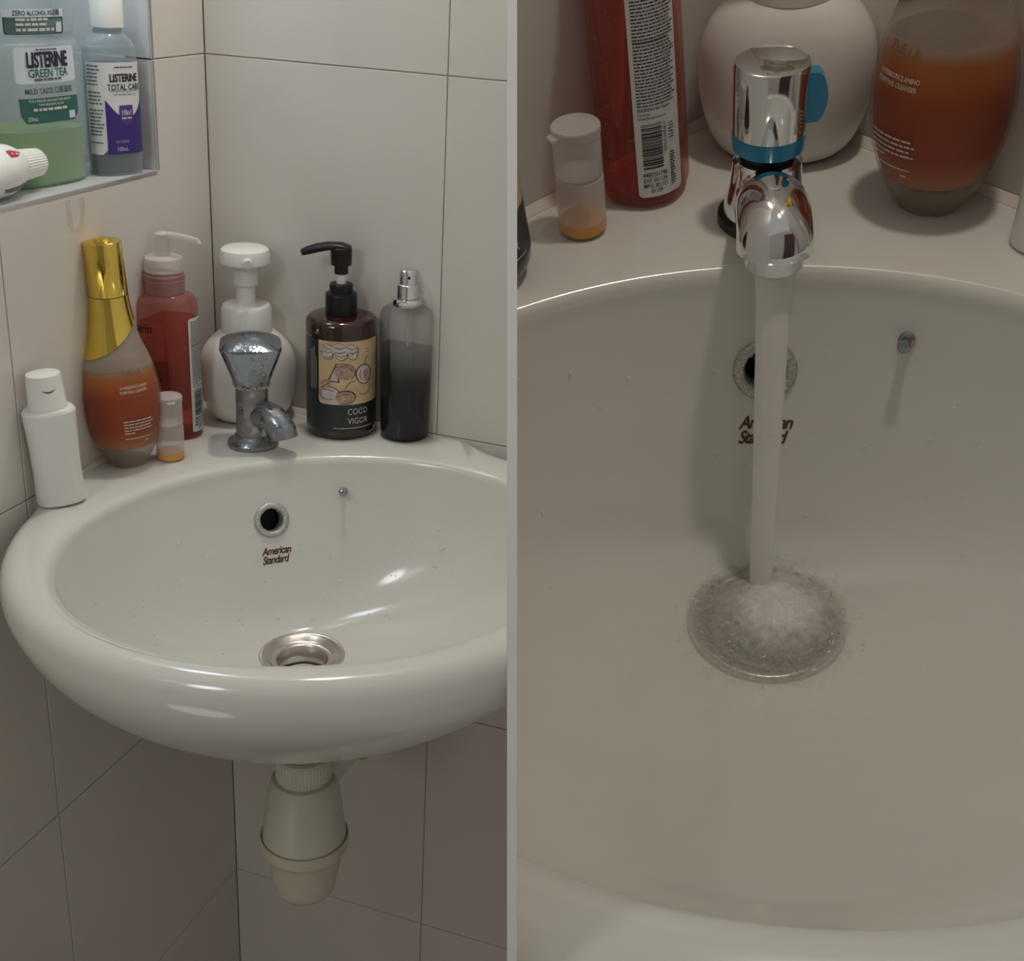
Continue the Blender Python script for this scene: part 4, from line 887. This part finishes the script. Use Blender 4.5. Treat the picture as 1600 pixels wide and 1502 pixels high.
def water():
    t = thing('running_water', 'column of running water falling from the shiny tap into foam', 'water', FR)
    rnd = random.Random(21)
    n = 26; pts = []; rad = []
    for i in range(n):
        u = i / (n - 1); z = .0186 - u * .1600; y = -.0690 - .058 * math.sqrt(u) * u ** .25
        pts.append((0.0 - .002 * u, y, z)); rad.append(.0092 - .0036 * u ** .6 + .0001 * math.sin(i * 1.7))
    tube('stream', pts, rad, 'water', t, 36, caps=False)
    # film of water spreading over the bowl round the drain
    v = []; f = []; NA, NR_ = 120, 16
    from mathutils import noise
    for j in range(NR_ + 1):
        for i in range(NA):
            th = 2 * PI * i / NA; ext = .074 + .010 * noise.noise((2.2 * math.cos(th), 2.2 * math.sin(th), 3)) + .004 * math.sin(7 * th)
            r = .036 + (ext - .036) * j / NR_
            x, y = r * math.cos(th) * 1.05, -.160 + r * math.sin(th) * .92
            # height of the bowl under (x, y): search its rings
            lo, hi = -.1455, 0.0
            for _ in range(26):
                mz = (lo + hi) / 2; cy, a, b = bowl_ab(mz)
                if (x / a) ** 2 + ((y - cy) / b) ** 2 > 1: lo = mz
                else: hi = mz
            edge = min(1, (NR_ - j) / 2.0)
            h = .0004 + edge * (.0012 + .0009 * noise.noise((x * 130, y * 130, 1)) + .0006 * noise.noise((x * 320, y * 320, 4)))
            v.append((x, y, hi + max(.0003, h)))
    for j in range(NR_):
        for i in range(NA): k = (i + 1) % NA; f.append((j * NA + i, j * NA + k, (j + 1) * NA + k, (j + 1) * NA + i))
    mesh_obj('film', v, f, 'film', t, angle=180)
    # churning pool over the drain and the foam where the stream lands
    v = []; f = []; NR2 = 14
    for j in range(NR2 + 1):
        for i in range(NA):
            th = 2 * PI * i / NA; r = .040 * j / NR2; x, y = r * math.cos(th), -.1500 + r * math.sin(th)
            v.append((x, y, -.1425 + .0014 * noise.noise((x * 160, y * 160, 7)) + (.0006 if j > 11 else 0)))
    for j in range(NR2):
        for i in range(NA): k = (i + 1) % NA; f.append((j * NA + i, j * NA + k, (j + 1) * NA + k, (j + 1) * NA + i))
    mesh_obj('pool', v, f, 'pool', t, angle=180)
    v = []; f = []
    for j in range(NR2 + 1):
        for i in range(NA):
            th = 2 * PI * i / NA; u = j / NR2; R_ = .0320 * (1 + .14 * noise.noise((1.5 * math.cos(th), 1.5 * math.sin(th), 2)))
            x, y = .006 + R_ * u * math.cos(th) * 1.08, -.1445 + R_ * u * math.sin(th) * .92
            v.append((x, y, -.1432 + .0085 * (1 - u ** 1.6) + .0022 * noise.noise((x * 120, y * 120, 9)) + .0010 * noise.noise((x * 330, y * 330, 9))))
    for j in range(NR2):
        for i in range(NA): k = (i + 1) % NA; f.append((j * NA + i, j * NA + k, (j + 1) * NA + k, (j + 1) * NA + i))
    mesh_obj('foam', v, f, 'foam', t, angle=180)['label'] = 'soft white foam where the stream lands'
    items = []
    for _ in range(620):
        th = rnd.uniform(0, 2 * PI); r = rnd.gauss(.033, .0045)
        if rnd.random() < .3: r = rnd.uniform(.022, .05)
        items.append(((r * math.cos(th), -.150 + r * math.sin(th), -.1418 + max(0, r - .037) * .10 + rnd.uniform(0, .0008)), rnd.choice((.0005, .0006, .0008, .0008, .0011))))
    items += [((-.0345, -.1475, -.1405), .0028), ((-.0275, -.1440, -.1405), .0018), ((-.0300, -.137, -.1405), .0014)]
    b = spheres('bubbles', items, 'bubble', t, sub=2); b['kind'] = 'stuff'
    return t
water()
def droplets(frame, side, spots, label):
    items = []
    for th, z, r in spots: items.append((bowl_at(th, z) + bowl_normal(th, z) * (r * .12), r))
    o = spheres('water_droplets', items, 'drop', frame=frame, sub=2); o['kind'] = 'stuff'; o['label'] = label; o['category'] = 'water drops'
    clip_mesh(o, CAMW, NL if side == 'L' else NR)
rnd = random.Random(31)
sp = [(math.radians(118), -.055, .0022), (math.radians(40), -.06, .002), (math.radians(36), -.075, .0024), (math.radians(34), -.09, .0016), (math.radians(95), -.135, .0018), (math.radians(70), -.138, .0014)]
sp += [(math.radians(rnd.uniform(20, 160)), rnd.uniform(-.14, -.06), rnd.uniform(.0006, .0012)) for _ in range(40)]
droplets(FL, 'L', sp, 'scattered clear drops in the basin of the dull tap')
sp = [(math.radians(rnd.gauss(258, 9)), rnd.uniform(-.118, -.075), rnd.choice((.0008, .001, .0013, .0018))) for _ in range(34)]
sp += [(math.radians(rnd.uniform(0, 360)), rnd.uniform(-.13, -.03), rnd.uniform(.0005, .0011)) for _ in range(90)]
droplets(FR, 'R', sp, 'splashed clear drops around the running water')

# ------------------------------------------------------------------ bottle trap under the left basin
def trap():
    t = thing('bottle_trap', 'cream plastic bottle trap hanging under the left basin', 'drain trap', FL, (0, -.150, 0), math.radians(0))
    lathe('tailpiece', [(-.262, .0190), (-.166, .0190)], 'pipe', t, 40)
    N = 96; v = []; f = []; cs = [(-.2755, .0215), (-.2755, .0246), (-.2735, .0252), (-.2535, .0250), (-.2505, .0238), (-.2495, .0200)]
    for z, r in cs:
        for i in range(N): rr = r + (.0006 if i % 2 and -.274 < z < -.253 else 0); v.append((rr * math.cos(2 * PI * i / N), rr * math.sin(2 * PI * i / N), z))
    for j in range(len(cs) - 1):
        for i in range(N): k = (i + 1) % N; f.append((j * N + i, j * N + k, (j + 1) * N + k, (j + 1) * N + i))
    mesh_obj('ribbed_nut', v, f, 'pipe', t, angle=25)
    lathe('trap_body', [(-.353, .0370), (-.348, .0396), (-.338, .0392), (-.290, .0335), (-.279, .0310), (-.2755, .0290), (-.2745, .0250)], 'pipe', t, 64)
    lathe('cup', [(-.4080, .0005), (-.4080, .0200), (-.4060, .0250), (-.4000, .0290), (-.3900, .0312), (-.3620, .0352), (-.3560, .0372), (-.3520, .0412), (-.3430, .0420), (-.3400, .0416), (-.3400, .0402), (-.346, .0400)], 'pipe_cup', t, 64, cap1=False)
    a = math.radians(20); d = (math.cos(a), math.sin(a))
    tube('outlet_arm', [(.018 * d[0], .018 * d[1], -.288), (.034 * d[0], .034 * d[1], -.272), (.050 * d[0], .050 * d[1], -.262), (.064 * d[0], .064 * d[1], -.260)], [.0150, .0175, .0185, .0185], 'pipe', t, 36)
    tube('outlet_nut', [(r * d[0], r * d[1], -.260) for r in (.060, .062, .078, .080)], [.0215, .0232, .0232, .0215], 'pipe_cup', t, 40)
    tube('waste_pipe', [(r * d[0], r * d[1], -.260) for r in (.078, .2225)], .0165, 'pipe', t, 32)
trap()
